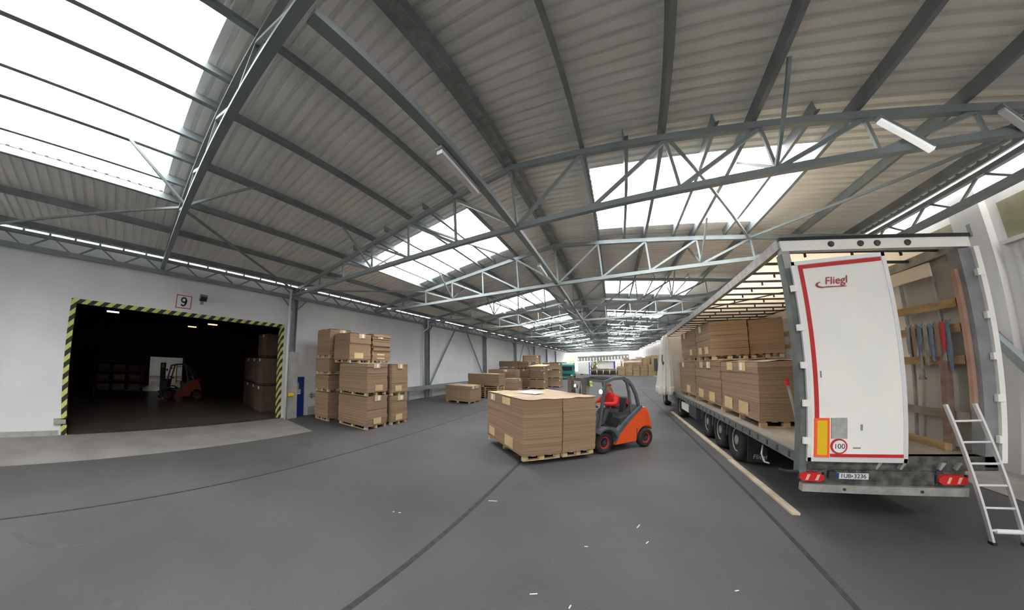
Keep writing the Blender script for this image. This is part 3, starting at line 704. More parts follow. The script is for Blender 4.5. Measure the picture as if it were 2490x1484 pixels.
    # wheels
    for x, r, w in ((0,.32,.24),(1.70,.29,.20)):
        for s in (-1, 1):
            y = s*(.61 - w/2)
            wh = MB().lathe((x,y,r), (0,s,0), [(r*.60,-w/2),(r*.93,-w/2),(r,-w*.3),(r,w*.3),(r*.93,w/2),(r*.58,w/2),(r*.55,w*.35)], 28).build('wheel', M['rubber'], T, True)
            MB().lathe((x,y,r), (0,s,0), [(r*.58,-w*.3),(r*.58,w*.42),(r*.48,w*.42),(r*.42,w*.28),(r*.2,w*.28)], 24).build('rim', M['redrim'], wh)
            MB().lathe((x,y,r), (0,s,0), [(r*.2,w*.2),(r*.2,w*.4),(r*.1,w*.45)], 12).build('hub', DK, wh)
    for y, z in ((-.56,1.80),(.56,1.88)):
        l = MB().lathe((-.10,y,z), (-1,0,0), [(.03,-.06),(.072,-.03),(.072,.02)], 14).build('work_light', DK, T)
        MB().lathe((-.10,y,z), (-1,0,0), [(.062,.018),(.058,.03),(.01,.036)], 14).build('lit_lens', M['tubeglow'] if not dim else M['greyplate'], l)
    for z in (1.98,2.08): MB().lathe((-.36,-.42,z), (-.5,-1,0), [(.035,0),(.035,.05),(.02,.06)], 10).build('indicator', M['lightgreen'], T)
    g = MB().lathe((1.32,-.18,1.38), (0,1,0), [(.05,0),(.16,.05),(.16,.75),(.05,.8)], 18).build('gas_bottle', DK, T, True)
    MB().lathe((1.32,-.2,1.38), (0,-1,0), [(.08,0),(.08,.02),(.02,.02)], 14).build('bottle_valve', M['redrim'], g)
    MB().box(1.50,1.62,-.5,.5,1.24,1.28).build('rear_hood', DK, T)
    return T
FL = U*6.36 + V*7.14
forklift('orange forklift with dark cab guard carrying cardboard in the middle of the hall', FL, FA)
forklift('dim orange forklift parked inside the dark warehouse doorway', (-20.6, 1.9, 0), R(72), False, True)

# load: two stacks side by side along the forks
GL = 'cardboard load on the forklift'
F0 = Vector((-1.97,7.05,0))
def ld(u0, u1, label, seed, patches):
    c = F0 + U*((u0+u1)/2) + V*1.17
    return stack(c.x, c.y, .12, u1-u0, 2.34, 1.58, label, rz=FA, n=22, group=GL, seed=seed, patches=patches, over=.012)
ld(0,1.16, 'front cardboard stack of the forklift load, with tan corner cards', 40, [('-x',.80,1.45,.34,.2,True),('-x',.40,1.45,.5,.2,False),('-x',.83,.36,.42,.26,False),('-x',.33,.34,.5,.3,False)])
ld(1.19,2.27, 'rear cardboard stack of the forklift load, against the mast', 41, [])
c = F0 + U*.9 + V*1.3
tag(MB().add([(c.x+a,c.y+b,1.735+d) for a,b,d in ((-.35,-.1,0),(.3,-.25,.0),(.45,.2,.03),(-.2,.3,.03))], [(0,1,2,3)]).build('paper_sheet', M['paper']), 'white paper sheet lying on the forklift load', 'paper')

def skin_mesh(name, J, E, mats, region):
    """J: name -> (pos, radius); E: edges; region(edge name pair) -> material index"""
    names = list(J); me = bpy.data.meshes.new(name + '_sk'); me.from_pydata([J[n][0] for n in names], [(names.index(a), names.index(b)) for a, b in E], [])
    o = link(bpy.data.objects.new(name + '_sk', me)); o.modifiers.new('s', 'SKIN'); ss = o.modifiers.new('d', 'SUBSURF'); ss.levels = 2; ss.render_levels = 2
    for i, n in enumerate(names):
        r = J[n][1]; me.skin_vertices[0].data[i].radius = r if isinstance(r, tuple) else (r, r)
    me.skin_vertices[0].data[0].use_root = True
    dg = bpy.context.evaluated_depsgraph_get(); out = bpy.data.meshes.new_from_object(o.evaluated_get(dg)); out.name = name
    bpy.data.objects.remove(o)
    out.materials.clear()
    for m in mats: out.materials.append(m)
    seg = [(Vector(J[a][0]), Vector(J[b][0]), region(a, b)) for a, b in E]
    for p in out.polygons:
        p.use_smooth = True; c = p.center; best = 1e9
        for a, b, r in seg:
            d = b - a; t_ = max(0, min(1, (c-a).dot(d)/d.length_squared)); q = (c - (a + d*t_)).length
            if q < best: best = q; p.material_index = r
    return out
def driver():
    J = {'pelvis':((.74,0,1.14),(.17,.14)), 'waist':((.72,0,1.30),(.20,.165)), 'chest':((.66,0,1.50),(.205,.165)), 'collar':((.61,0,1.64),(.14,.11)), 'neck':((.57,0,1.71),.068), 'jaw':((.525,0,1.765),(.078,.085)), 'head':((.52,0,1.86),(.088,.10)), 'crown':((.53,0,1.925),(.07,.08)),
         'hipL':((.70,-.11,1.10),.105), 'kneeL':((.30,-.16,1.16),.082), 'ankL':((.20,-.15,.74),.056), 'toeL':((.03,-.15,.70),.045),
         'hipR':((.70,.11,1.10),.105), 'kneeR':((.30,.15,1.14),.082), 'ankR':((.16,.14,.74),.056), 'toeR':((.0,.14,.70),.045),
         'shL':((.63,-.21,1.57),.105), 'elL':((.48,-.32,1.36),.08), 'wrL':((.22,-.17,1.38),.052), 'hdL':((.14,-.13,1.385),.036),
         'shR':((.63,.21,1.57),.105), 'elR':((.45,.32,1.37),.08), 'wrR':((.20,.16,1.39),.052), 'hdR':((.12,.12,1.39),.036)}
    E = [('pelvis','waist'),('waist','chest'),('chest','collar'),('collar','neck'),('neck','jaw'),('jaw','head'),('head','crown'),
         ('pelvis','hipL'),('hipL','kneeL'),('kneeL','ankL'),('ankL','toeL'),('pelvis','hipR'),('hipR','kneeR'),('kneeR','ankR'),('ankR','toeR'),
         ('chest','shL'),('shL','elL'),('elL','wrL'),('wrL','hdL'),('chest','shR'),('shR','elR'),('elR','wrR'),('wrR','hdR')]
    def reg(a, b):
        if b in ('jaw','head','crown') or b[:2] == 'hd': return 2
        if b[:3] in ('toe',): return 3
        if b[:3] in ('kne','ank','hip'): return 1
        return 0
    SH = .19
    for n_ in list(J):
        if not n_.startswith(('toe','ank','hd','wr')): J[n_] = ((J[n_][0][0]+SH,)+J[n_][0][1:], J[n_][1])
        elif n_.startswith(('ank','toe','wr')): J[n_] = ((J[n_][0][0]+SH*.7,)+J[n_][0][1:], J[n_][1])
        else: J[n_] = ((J[n_][0][0]+SH*.55,)+J[n_][0][1:], J[n_][1])
    me = skin_mesh('person', J, E, [M['jacket'], M['trousers'], M['skin'], M['black']], reg)
    P = link(bpy.data.objects.new('person', me)); P.location = FL; P.rotation_euler = (0,0,FA)
    tag(P, 'person in red jacket and red cap driving the orange forklift', 'person')
    # cap, face, ears
    hs = len(list(P.children))
    cp = MB(); vs = []
    cp.sphere((.53,0,1.905), .108, .092, .085, 16, 10)
    cp.v = [(x, y, max(z, 1.90)) for x, y, z in cp.v]
    cp.prism([(.44,-.07,1.90),(.38,-.045,1.893),(.365,0,1.89),(.38,.045,1.893),(.44,.07,1.90)], (0,0,.012))
    cp.build('cap', M['cap'], P, True)
    MB().add([(.432,-.016,1.85),(.432,.016,1.85),(.438,0,1.885),(.405,0,1.843),(.436,0,1.83)], [(0,2,3),(2,1,3),(1,4,3),(4,0,3),(0,4,1,2)]).build('nose', M['skin'], P)
    for s in (-1, 1):
        MB().sphere((.447,s*.036,1.872), .008, .013, .007, 8, 6).build('eye', M['eye'], P)
        MB().sphere((.535,s*.09,1.86), .022, .012, .033, 10, 8).build('ear', M['skin'], P, True)
    MB().box(.436,.446,-.026,.026,1.80,1.808).build('mouth', M['cap'], P)
    MB().sphere((.575,0,1.85), .075, .086, .065, 12, 8).build('hair', M['greyplate'], P, True)
    for o_ in list(P.children): o_.location.x = SH
    for s in (-1, 1):
        h = MB(); w = Vector((.14+.10, s*.13, 1.388))
        h.sphere((w.x-.02, w.y, w.z), .05, .042, .022, 10, 8)
        for i, ln in enumerate((.062,.075,.078,.07)):
            y = w.y + (i-1.5)*.021; a = Vector((w.x-.055, y, w.z+.005)); b = a + Vector((-ln*.55,0,.004)); e = b + Vector((-ln*.25,0,-.03))
            h.tube(a, b, .0105, 6, .0095).tube(b, e, .0095, 6, .007)
        a = Vector((w.x-.015, w.y - s*.04, w.z)); b = a + Vector((-.035,-s*.02,.012)); h.tube(a, b, .012, 6, .010).tube(b, b+Vector((-.025,.0,-.012)), .010, 6, .007)
        h.build('hand', M['skin'], P, True)
driver()

# ------------------------------------------------------------------ semi-trailer
TX0, TX1, TY0, TY1 = 3.02, 5.72, 6.0, 19.0
BZ = 1.10
def zroof(x, y):
    f = (y - TY0)/(TY1 - TY0); g = (x - TX0)/(TX1 - TX0)
    return (4.54 - .28*g)*(1-f) + 3.98*f
T = thing('semi_trailer', 'curtain-side trailer with open side and one closed white rear door', 'trailer', (TX0, TY0, 0))
def tb(name, m, mb, par=None, smooth=False): return mb.build(name, m, par or T, smooth, world=True)
tb('bed', M['bed'], MB().box(TX0+.04,TX1-.02,TY0+.02,TY1,BZ-.05,BZ))
tb('side_rail', M['postdark'], MB().box(TX0,TX0+.05,TY0,TY1,BZ-.16,BZ+.005))
tb('side_rail', M['galv'], MB().box(TX1-.05,TX1,TY0,TY1,BZ-.16,BZ+.005))
for i in range(30): tb('lashing_eye', M['dark'], MB().box(TX0-.008,TX0,TY0+.35+i*.42,TY0+.41+i*.42,BZ-.13,BZ-.03))
for x in (3.75,4.95): tb('chassis_beam', M['dark'], MB().box(x-.07,x+.07,TY0+.3,TY1-.5,.72,1.04))
for i in range(16): tb('cross_member', M['dark'], MB().box(TX0+.08,TX1-.08,TY0+.5+i*.8,TY0+.58+i*.8,.94,1.04))
# rear frame
tb('rear_sill', M['grime'], MB().box(TX0,TX1,TY0-.02,TY0+.14,.90,BZ))
for x in (4.02,4.35,4.88,5.10): tb('lock_keeper', M['silver'], MB().prism([(x,TY0-.02,.93),(x+.05,TY0-.02,1.03),(x+.10,TY0-.02,1.02),(x+.03,TY0-.02,.92)], (0,-.05,0)))
lp = tb('rear_post', M['postdark'], MB().box(TX0-.04,TX0+.06,TY0-.03,TY0+.14,.80,4.30))
tb('post_cap', M['silver'], MB().box(TX0-.03,TX0+.09,TY0-.035,TY0+.10,4.05,4.40), lp)
rp = tb('rear_post', M['postgrey'], MB().box(TX1-.18,TX1,TY0-.02,TY0+.18,.95,4.08))
hd = MB().prism([(TX0-.02,TY0-.04,zroof(TX0,TY0)-.20),(TX1,TY0-.04,zroof(TX1,TY0)-.17),(TX1,TY0-.04,zroof(TX1,TY0)-.015),(TX0-.02,TY0-.04,zroof(TX0,TY0)-.015)], (0,.12,0))
hdo = tb('rear_header', M['white'], hd)
tb('header_cap', M['black'], MB().prism([(TX0-.03,TY0-.06,zroof(TX0,TY0)-.02),(TX1+.02,TY0-.06,zroof(TX1,TY0)-.02),(TX1+.02,TY0-.06,zroof(TX1,TY0)+.03),(TX0-.03,TY0-.06,zroof(TX0,TY0)+.03)], (0,.18,0)), hdo)
for x in (3.75,4.18,4.42,4.85): tb('header_lamp', M['grime'], MB().lathe((x,TY0-.04,zroof(x,TY0)-.10),(0,-1,0),[(.05,0),(.042,.02),(.02,.02)],12), hdo)
# roof: tarp, cant rails, bows
nr = 14; v = []; f = []
for i in range(nr+1):
    y = TY0 + .02 + (TY1-TY0-.02)*i/nr
    for j in range(5):
        x = TX0 + (TX1-TX0)*j/4; v.append((x, y, zroof(x,y) + .01*math.sin(i*2.1+j)))
for i in range(nr):
    for j in range(4): a = i*5+j; f.append((a,a+5,a+6,a+1))
tb('roof_tarpaulin', M['tarp'], MB().add(v, f))
for x, s in ((TX0,-1),(TX1,1)):
    pts = [(x, TY0 + (TY1-TY0)*i/8, zroof(x, TY0 + (TY1-TY0)*i/8) - .07) for i in range(9)]
    tb('cant_rail', M['silver'], MB().barpath(pts, .10, .17, up=(0,0,1)))
for i in range(21):
    y = TY0 + .45 + i*.6
    b = tb('roof_bow', M['dark'], MB().bar((TX0+.06,y,zroof(TX0,y)-.05), (TX1-.06,y,zroof(TX1,y)-.05), .035, .045))
    if i < 12:
        for x in (3.6,4.35,5.1): tb('bow_clip', M['dark'], MB().bar((x,y,zroof(x,y)-.06),(x,y,zroof(x,y)-.14),.03,.03), b)
tb('roof_strap', M['dark'], MB().barpath([(TX0+.1,11.0,zroof(TX0,11)-.1),(4.2,9.2,4.18),(TX1-.2,7.4,zroof(TX1,7.4)-.12)], .03, .015))
# right inside: curtain wall with wooden slats
tb('right_curtain', M['curtainin'], MB().add([(TX1-.02,TY0+.18,BZ),(TX1-.02,TY1,BZ),(TX1-.02,TY1,3.98),(TX1-.02,TY0+.18,3.98)], [(0,1,2,3)]))
tb('valance', M['cream'], MB().box(TX1-.22,TX1-.18,TY0+.5,TY1,3.80,4.02))
for z in (1.62,2.46,2.94,3.32): tb('wooden_slat', M['wooddark'] if z > 1.7 else M['bed'], MB().box(TX1-.19,TX1-.165,TY0+.20,TY1-.2,z-.065,z+.065))
for y in (6.55,7.22,9.2,11.2,13.2): tb('curtain_pole', M['galv'], MB().box(TX1-.165,TX1-.125,y-.02,y+.02,BZ,3.80))
tb('red_wood_post', mat('faded_red_wood', (.38,.20,.16), (.40,.28,.20), rough=.8, vs=4), MB().box(TX1-.235,TX1-.18,TY0+.06,TY0+.13,1.75,3.80))
tb('rusty_post', mat('rusty_steel', (.16,.10,.08), (.24,.16,.12), rough=.8, vs=6), MB().box(TX1-.30,TX1-.20,TY0+.42,TY0+.52,BZ,2.45))
tb('front_wall', M['inwall'], MB().box(TX0,TX1,TY1-.05,TY1,BZ,4.0))
# closed left door
DX0, DX1, DZ0, DZ1 = 3.06, 4.44, 1.03, 4.13
yd = TY0 - .05
door = tb('rear_door', M['white'], MB().box(DX0,DX1,yd-.03,yd+.01,DZ0,DZ1))
tb('door_edge', M['alu'], MB().box(DX0-.005,DX0+.05,yd-.045,yd-.03,DZ0,DZ1).box(DX1-.05,DX1+.005,yd-.045,yd-.03,DZ0,DZ1).box(DX0,DX1,yd-.045,yd-.03,DZ0,DZ0+.06).box(DX0,DX1,yd-.045,yd-.03,DZ1-.06,DZ1), door)
yt = yd - .046
tb('red_tape', M['redtape'], MB().box(DX0+.10,DX0+.155,yt-.004,yt+.016,1.68,DZ1-.07), door)
tb('red_tape', M['redtape'], MB().box(DX0+.155,DX1-.07,yt-.004,yt+.016,DZ1-.125,DZ1-.07), door)
tb('red_tape', M['redtape'], MB().box(DX0+.32,DX1-.06,yt-.004,yt+.016,DZ0+.075,DZ0+.12), door)
tb('reflector_border', M['redorange'], MB().box(DX0+.09,DX0+.30,yt-.006,yt+.016,1.10,1.69), door)
tb('reflector_panel', M['yellow'], MB().box(DX0+.125,DX0+.265,yt-.010,yt-.006,1.135,1.655), door)
tb('grey_plate', M['greyplate'], MB().box(DX0+.33,DX0+.55,yt-.004,yt+.016,1.38,1.69), door)
sg = tb('speed_sign', M['redtape'], MB().lathe((DX0+.435,yt+.016,1.265),(0,-1,0),[(.115,0),(.115,.022),(.09,.022)],28), door)
tb('sign_face', M['paper'], MB().lathe((DX0+.435,yt+.010,1.265),(0,-1,0),[(.092,0),(.092,.02),(.01,.02)],28), sg)
text_mesh('100', .105, M['black'], 'numeral', sg, (DX0+.435,yt-.011,1.265), (PI/2,0,0))
text_mesh('Fliegl', .165, M['redlogo'], 'lettering', door, (DX0+.60,yt-.002,3.765), (PI/2,0,0), shear=.18)
sw = MB(); A = [(DX0+.40+.10*math.cos(R(a)), 3.72+.05*math.sin(R(a))) for a in range(110,300,15)] + [(DX0+.74, 3.662)]
B = [(DX0+.74, 3.669)] + [(DX0+.415+.085*math.cos(R(a)), 3.722+.038*math.sin(R(a))) for a in range(295,105,-15)]
tb('logo_swoosh', M['redlogo'], MB().prism([(x, yt+.002, z) for x, z in A + B], (0,-.006,0)), door)
for x, z, w, h in ((3.80,1.50,.03,.09),(3.70,1.23,.10,.02),(3.26,2.30,.02,.10)): tb('scuff_mark', M['galv'], MB().box(x,x+w,yt+.008,yt+.014,z,z+h), door)
for z in (1.35,1.92,2.50,3.08,3.70): tb('hinge', M['white'], MB().box(DX0-.07,DX0+.03,yd-.065,yd-.02,z-.05,z+.05), door)
tb('locking_bar', M['silver'], MB().tube((TX0+.10,TY0+.02,1.0),(TX0+.10,TY0+.02,3.95),.018,8), lp)
# right door folded back along the side
rd = tb('folded_door', M['galv'], MB().box(TX1,TX1+.06,TY0-.02,TY0+1.3,1.02,4.08))
tb('door_edge', M['white'], MB().box(TX1+.0,TX1+.075,TY0-.07,TY0-.02,1.02,4.08), rd)
for z in (1.35,1.92,2.50,3.08,3.70): tb('hinge', M['white'], MB().box(TX1-.05,TX1+.05,TY0-.09,TY0-.03,z-.05,z+.05), rd)
# bumper, lamps, plate
bp = tb('bumper', M['silver'], MB().box(3.03,5.31,TY0-.06,TY0+.05,.545,.665))
for x in (3.62,4.68): tb('bumper_bolt', M['dark'], MB().lathe((x,TY0-.06,.605),(0,-1,0),[(.022,0),(.022,.012)],10), bp)
for x in (3.7,4.9): tb('bumper_arm', M['dark'], MB().box(x,x+.1,TY0,TY0+.5,.6,.9))
tb('lamp_carrier', M['grime'], MB().box(3.05,5.3,TY0+.01,TY0+.06,.66,.90))
for x0, x1, s in ((2.98,3.34,1),(4.90,5.30,-1)):
    P = [(x0+.06,.71),(x1-.06,.71),(x1,.75),(x1-.02,.81),(x1-.10,.845),(x0+.06,.845),(x0,.80),(x0,.75)]
    l = tb('tail_light', M['lampred'], MB().prism([(x,TY0-.06,z) for x, z in P], (0,.07,0)))
    xm = (x0+x1)/2
    for q in (-.07,.07): tb('lamp_segment', M['lampclear'], MB().prism([(xm+q-.03,TY0-.062,.73),(xm+q+.01,TY0-.062,.73),(xm+q+.04,TY0-.062,.82),(xm+q,TY0-.062,.82)], (0,-.004,0)), l)
    for x, w in ((x0-.01,.02),(x1-.01,.02)): tb('lamp_bezel', M['dark'], MB().box(x,x+w,TY0-.03,TY0+.01,.72,.84), l)
pl = tb('number_plate', M['plateface'], MB().box(3.505,3.965,TY0-.03,TY0-.015,.755,.845))
tb('plate_band', M['euroblue'], MB().box(3.505,3.55,TY0-.033,TY0-.03,.755,.845), pl)
for tx, xx in (('1UB',3.645),('3236',3.845)): text_mesh(tx, .088, M['black'], 'lettering', pl, (xx,TY0-.032,.80), (PI/2,0,0))
tb('plate_sticker', M['redtape'], MB().lathe((3.735,TY0-.028,.80),(0,-1,0),[(.013,0),(.013,.006)],10), pl)
tb('plate_lamp', M['dark'], MB().box(3.40,3.50,TY0-.05,TY0+.01,.76,.87))
tb('marker_arm', M['rubber'], MB().path([(2.98,TY0,.84),(2.80,TY0+.02,.83),(2.72,TY0+.02,.86)], .022, 8))
# axles
for i, y in enumerate((9.55,10.88,12.21)):
    tb('axle', M['dark'], MB().tube((3.3,y,.53),(5.4,y,.53),.07,10))
    for x, s in ((3.42,-1),(5.30,1)):
        w = tb('wheel', M['rubber'], MB().lathe((x,y,.53),(s,0,0),[(.30,-.19),(.50,-.19),(.53,-.14),(.53,.14),(.50,.19),(.32,.19),(.30,.14)],30), None, True)
        tb('rim', M['silver'], MB().lathe((x,y,.53),(s,0,0),[(.30,-.1),(.30,.16),(.26,.12),(.22,.02),(.14,.06),(.12,.16),(.03,.16)],24), w)
    tb('mudguard', M['darkgrey'], MB().prism([(3.22,y-.62*math.cos(R(a)),.53+.60*math.sin(R(a))) for a in (150,165,180)] + [(3.22,y+.66*1.0,.50),(3.22,y+.66,.62),(3.22,y+.60,.88)], (.40,0,0)))
fp = tb('mud_flap', M['rubber'], MB().box(3.20,3.62,8.62,8.65,.22,.92))
text_mesh('Fliegl', .15, M['greyplate'], 'lettering', fp, (3.46,8.615,.34), (PI/2,0,0), shear=.18)
tb('tool_box', M['dark'], MB().box(3.12,3.5,13.1,14.2,.42,.95))
tb('side_guard', M['white'], MB().box(3.10,3.13,14.3,15.5,.5,.82))
tb('support_leg', M['dark'], MB().box(3.5,3.62,15.7,15.82,.15,.95))
tb('stanchion_lever', M['silver'], MB().bar((TX0+.10,6.35,1.55),(TX0+.06,6.54,2.14),.03,.03)); tb('lever_grip', M['redtape'], MB().bar((TX0+.06,6.54,2.14),(TX0+.05,6.58,2.26),.05,.05))
tb('winch_handle', M['silver'], MB().path([(3.1,7.6,.86),(3.02,7.45,.72),(3.0,7.25,.62),(3.02,7.1,.64)], .016, 6))
tb('timber_beam', M['wooddark'], MB().bar((5.42,9.3,BZ+.06),(5.36,6.35,BZ+.05),.10,.11))
# gathered curtain at the front end
cu = MB(); nz = 12; na = 40; v = []; f = []
for i in range(nz+1):
    t_ = i/nz; z = 3.92 - 2.95*t_
    for j in range(na):
        a = 2*PI*j/na; fo = 1 + .26*math.sin(9*a + .6*math.sin(3*t_))
        rx = (.10 + .26*t_**.7)*fo; ry = (.25 + .55*t_**.7)*fo
        v.append((2.86 - .16*t_ + rx*math.cos(a), 17.5 + ry*math.sin(a), z))
for i in range(nz):
    for j in range(na): f.append((i*na+j, i*na+(j+1) % na, (i+1)*na+(j+1) % na, (i+1)*na+j))
cu.add(v, f + [tuple(range(na)), tuple(nz*na + j for j in reversed(range(na)))])
cv = tb('gathered_curtain', M['curtain'], cu, None, True)
bd = MB(); v = []
for z in (1.36,1.29):
    t_ = (3.92-z)/2.95
    for j in range(na):
        a = 2*PI*j/na; fo = 1.02 + .26*math.sin(9*a + .6*math.sin(3*t_)); v.append((2.86-.16*t_+(.10+.26*t_**.7)*fo*math.cos(a)*1.02, 17.5+(.25+.55*t_**.7)*fo*math.sin(a)*1.02, z))
bd.add(v, [(j,(j+1) % na,na+(j+1) % na,na+j) for j in range(na)]); tb('reflective_band', M['paper'], bd, cv)
tb('curtain_buckle', M['dark'], MB().path([(2.60,17.05,2.95),(2.56,17.0,2.7),(2.60,17.0,2.45),(2.66,17.0,2.6)], .025, 6), cv)

# cargo in the trailer
GC = 'cardboard stacks loaded on the trailer'
def mp(u, z, h=.22, w=.42, lab=False): return ('-x', u, z, w, h, lab)
cargo = [(3.28,4.42,8.22,10.72,BZ,2.55,'bottom cardboard stack at the open rear of the trailer, with tan cards',[mp(.7,1.34,lab=False),mp(.35,1.34,lab=True),mp(.78,.33,.3,.6),mp(.35,.33,.3,.6)]),
 (4.48,5.5,8.26,10.72,BZ,2.55,'bottom cardboard stack at the rear of the trailer, far side',[]),
 (3.28,4.42,10.82,13.7,BZ,2.57,'second bottom cardboard stack along the open trailer side',[mp(.7,1.36,lab=False),mp(.4,1.36,lab=True),mp(.75,.33,.3,.6),mp(.3,.33,.3,.6)]),
 (4.48,5.5,10.82,13.7,BZ,2.57,'second bottom cardboard stack, far side of trailer',[]),
 (3.28,4.42,13.8,16.6,BZ,2.55,'third bottom cardboard stack next to the gathered curtain',[mp(.7,1.34,lab=True),mp(.4,.33,.3,.6)]),
 (3.28,4.42,11.6,13.35,2.62,3.86,'upper cardboard stack standing tallest in the trailer',[mp(.25,.33,.24),mp(.7,.33,.24),mp(.6,1.1,.24,.3,True)]),
 (4.47,5.5,11.66,13.35,2.62,3.84,'upper cardboard stack on the far side of the trailer',[]),
 (3.28,4.42,13.45,15.9,2.62,3.82,'upper cardboard stack next to the gathered curtain',[mp(.3,.33,.24),mp(.7,1.08,.24,.3,True)])]
for i, (a, b, c_, d, e, g, lab, pa) in enumerate(cargo):
    st(a, b, c_, d, e, g, lab, n=10, group=GC, seed=60+i, patches=pa, top=(i not in (1,3)), over=.014)

# ratchet straps hung on the slats
def strap(y, m, z0, drop, label, w=.04):
    x = TX1 - .215
    t = MB().barpath([(x+.02,y,z0+.08),(x-.03,y,z0+.02),(x-.05,y-.01,z0-drop*.5),(x-.04,y+.02,z0-drop),(x-.03,y+.05,z0-drop*.55),(x-.02,y+.05,z0+.05)], w, .012, up=(1,0,0))
    tag(t.build('ratchet_strap', m), label, 'strap', 'ratchet straps hung in the trailer')
for i, (y, c_, d) in enumerate(((7.10,'grey',.42),(6.98,'brown',.50),(6.86,'blue',.40),(6.74,'grey',.62),(6.63,'blue',.55),(6.52,'brown',.48),(6.42,'red',.40),(6.33,'blue',.70))):
    strap(y, M['strap' + c_], 3.0, d, '%s ratchet strap, %s from the rear door on the inner slat' % (c_, ORD[i]))
for y in (6.95,6.50): 
    tag(MB().box(TX1-.24,TX1-.2,y-.035,y+.035,2.18,2.32).box(TX1-.25,TX1-.19,y-.045,y+.045,2.14,2.18).box(TX1-.215,TX1-.205,y-.03,y+.03,2.3,2.9).build('ratchet_buckle', M['galv']), 'steel ratchet buckle hanging %s on the lower slat' % ('left' if y > 6.7 else 'right'), 'buckle', 'ratchet buckles')

# tractor unit in front of the trailer
T2 = thing('truck_tractor', 'tractor unit of the trailer, mostly hidden behind the gathered curtain', 'truck', (4.35, 19.6, 0))
def kb(name, m, mb, par=None, smooth=False): return mb.build(name, m, par or T2, smooth, world=True)
kb('chassis', M['dark'], MB().box(3.9,4.8,15.6,20.6,.55,.95))
kb('cab', M['white'], MB().prism([(3.15,19.4,1.0),(3.15,21.6,1.0),(3.15,21.65,2.2),(3.15,21.3,3.4),(3.15,19.4,3.6)], (2.4,0,0)))
kb('windscreen', M['glassdark'], MB().prism([(3.3,21.64,2.25),(3.3,21.35,3.2),(3.3,21.38,3.2),(3.3,21.67,2.25)], (2.1,0,0)))
for y, r in ((16.3,.5),(20.6,.5)):
    for x, s in ((3.33,-1),(5.35,1)):
        w = kb('wheel', M['rubber'], MB().lathe((x,y,r),(s,0,0),[(.28,-.17),(.47,-.17),(r,-.12),(r,.12),(.47,.17),(.30,.17),(.28,.12)],26), None, True)
        kb('rim', M['silver'], MB().lathe((x,y,r),(s,0,0),[(.28,-.1),(.28,.14),(.2,.04),(.12,.12),(.03,.12)],20), w)
kb('fuel_tank', M['silver'], MB().box(3.12,3.7,17.4,19.2,.45,1.0))
kb('mudguard', M['white'], MB().box(3.16,3.6,15.75,15.85,.55,.75))
kb('mirror', M['dark'], MB().box(2.75,2.95,21.3,21.5,2.0,2.8))

# ladder leaning on the trailer
b0, b1 = Vector((5.42,5.66,.02)), Vector((5.82,5.63,.02)); a0, a1 = Vector((4.93,5.88,1.86)), Vector((5.32,5.88,1.86))
t = thing('ladder', 'aluminium ladder leaning on the rear of the trailer', 'ladder', (5.4,5.66,0))
for a, b in ((b0,a0),(b1,a1)): MB().bar(a, b, .03, .055, up=(0,1,0)).build('stile', M['alu'], t, world=True)
for f_ in (.09,.25,.41,.565,.72,.875): MB().tube(b0.lerp(a0,f_), b1.lerp(a1,f_), .016, 8).build('rung', M['alu'], t, world=True)
MB().tube(b0.lerp(b1,.18)+(a0-b0)*.085, b0.lerp(b1,.96)+(a1-b1)*.085, .032, 10).build('spreader_tube', M['paper'], t, world=True)
for a in (b0, b1): MB().box(a.x-.03,a.x+.03,a.y-.04,a.y+.04,0,.035).build('foot', M['rubber'], t, world=True)

# planks on the ground
for i, (ya, yb, xa, xb, l) in enumerate(((6.3,9.45,3.16,3.10,'nearest wooden plank lying along the trailer'),(9.5,12.85,3.12,3.08,'middle wooden plank lying along the trailer'),(12.9,17.6,3.08,3.06,'far wooden plank lying along the trailer'))):
    tag(MB().bar((xa,ya,.022),(xb,yb,.022),.13,.04).build('plank', M['plank']), l, 'plank', 'planks beside the trailer')

# ------------------------------------------------------------------ far end of the hall
T3 = thing('truck', 'teal truck parked at the far left beyond the cardboard bins', 'truck', (-6.6, 49, 0))
def fb(name, m, mb, par=None): return mb.build(name, m, par or T3, False, world=True)
fb('cab', M['teal'], MB().prism([(-7.6,49,.45),(-7.6,48.6,.45),(-7.6,48.5,1.3),(-7.6,48.7,2.3),(-7.6,49.2,2.6),(-7.6,51,2.6),(-7.6,51,.45)], (2.3,0,0)))
fb('windscreen', M['glassdark'], MB().prism([(-7.45,48.49,1.35),(-7.45,48.66,2.05),(-7.45,48.63,2.05),(-7.45,48.46,1.35)], (2.0,0,0)))
fb('side_window', M['glassdark'], MB().box(-5.3,-5.27,48.9,49.7,1.45,2.05))
fb('grille', M['dark'], MB().box(-7.3,-5.6,48.42,48.56,.5,.85))
fb('bumper', M['teal'], MB().box(-7.6,-5.3,48.35,48.6,.25,.5))
fb('trailer_box', M['dark'], MB().box(-9.2,-7.7,49.5,60,.8,2.75))
for x in (-7.45,-5.45):
    for y in (49.2,51.5): fb('wheel', M['rubber'], MB().lathe((x,y,.42),(1 if x > -6 else -1,0,0),[(.2,-.14),(.42,-.14),(.42,.14),(.2,.14)],18))
for x in (-7.5,-5.7): fb('headlight', M['paper'], MB().box(x,x+.3,48.34,48.4,.55,.7))
fb('mirror', M['dark'], MB().box(-5.25,-5.1,48.5,48.6,1.5,2.1))
T4 = thing('white_trailer', 'white curtain trailer standing across the far end with raised side', 'trailer', (-6.2, 66, 0))
def gb(name, m, mb, par=None): return mb.build(name, m, par or T4, False, world=True)
gb('rear_panel', M['white'], MB().box(-6.2,-4.0,66,66.1,.2,2.75))
gb('rear_panel_edge', M['bluestrip'], MB().box(-4.0,-3.75,66,66.1,.2,2.75))
gb('hanging_panel', M['white'], MB().box(-2.3,.9,66.4,66.5,1.25,2.85))
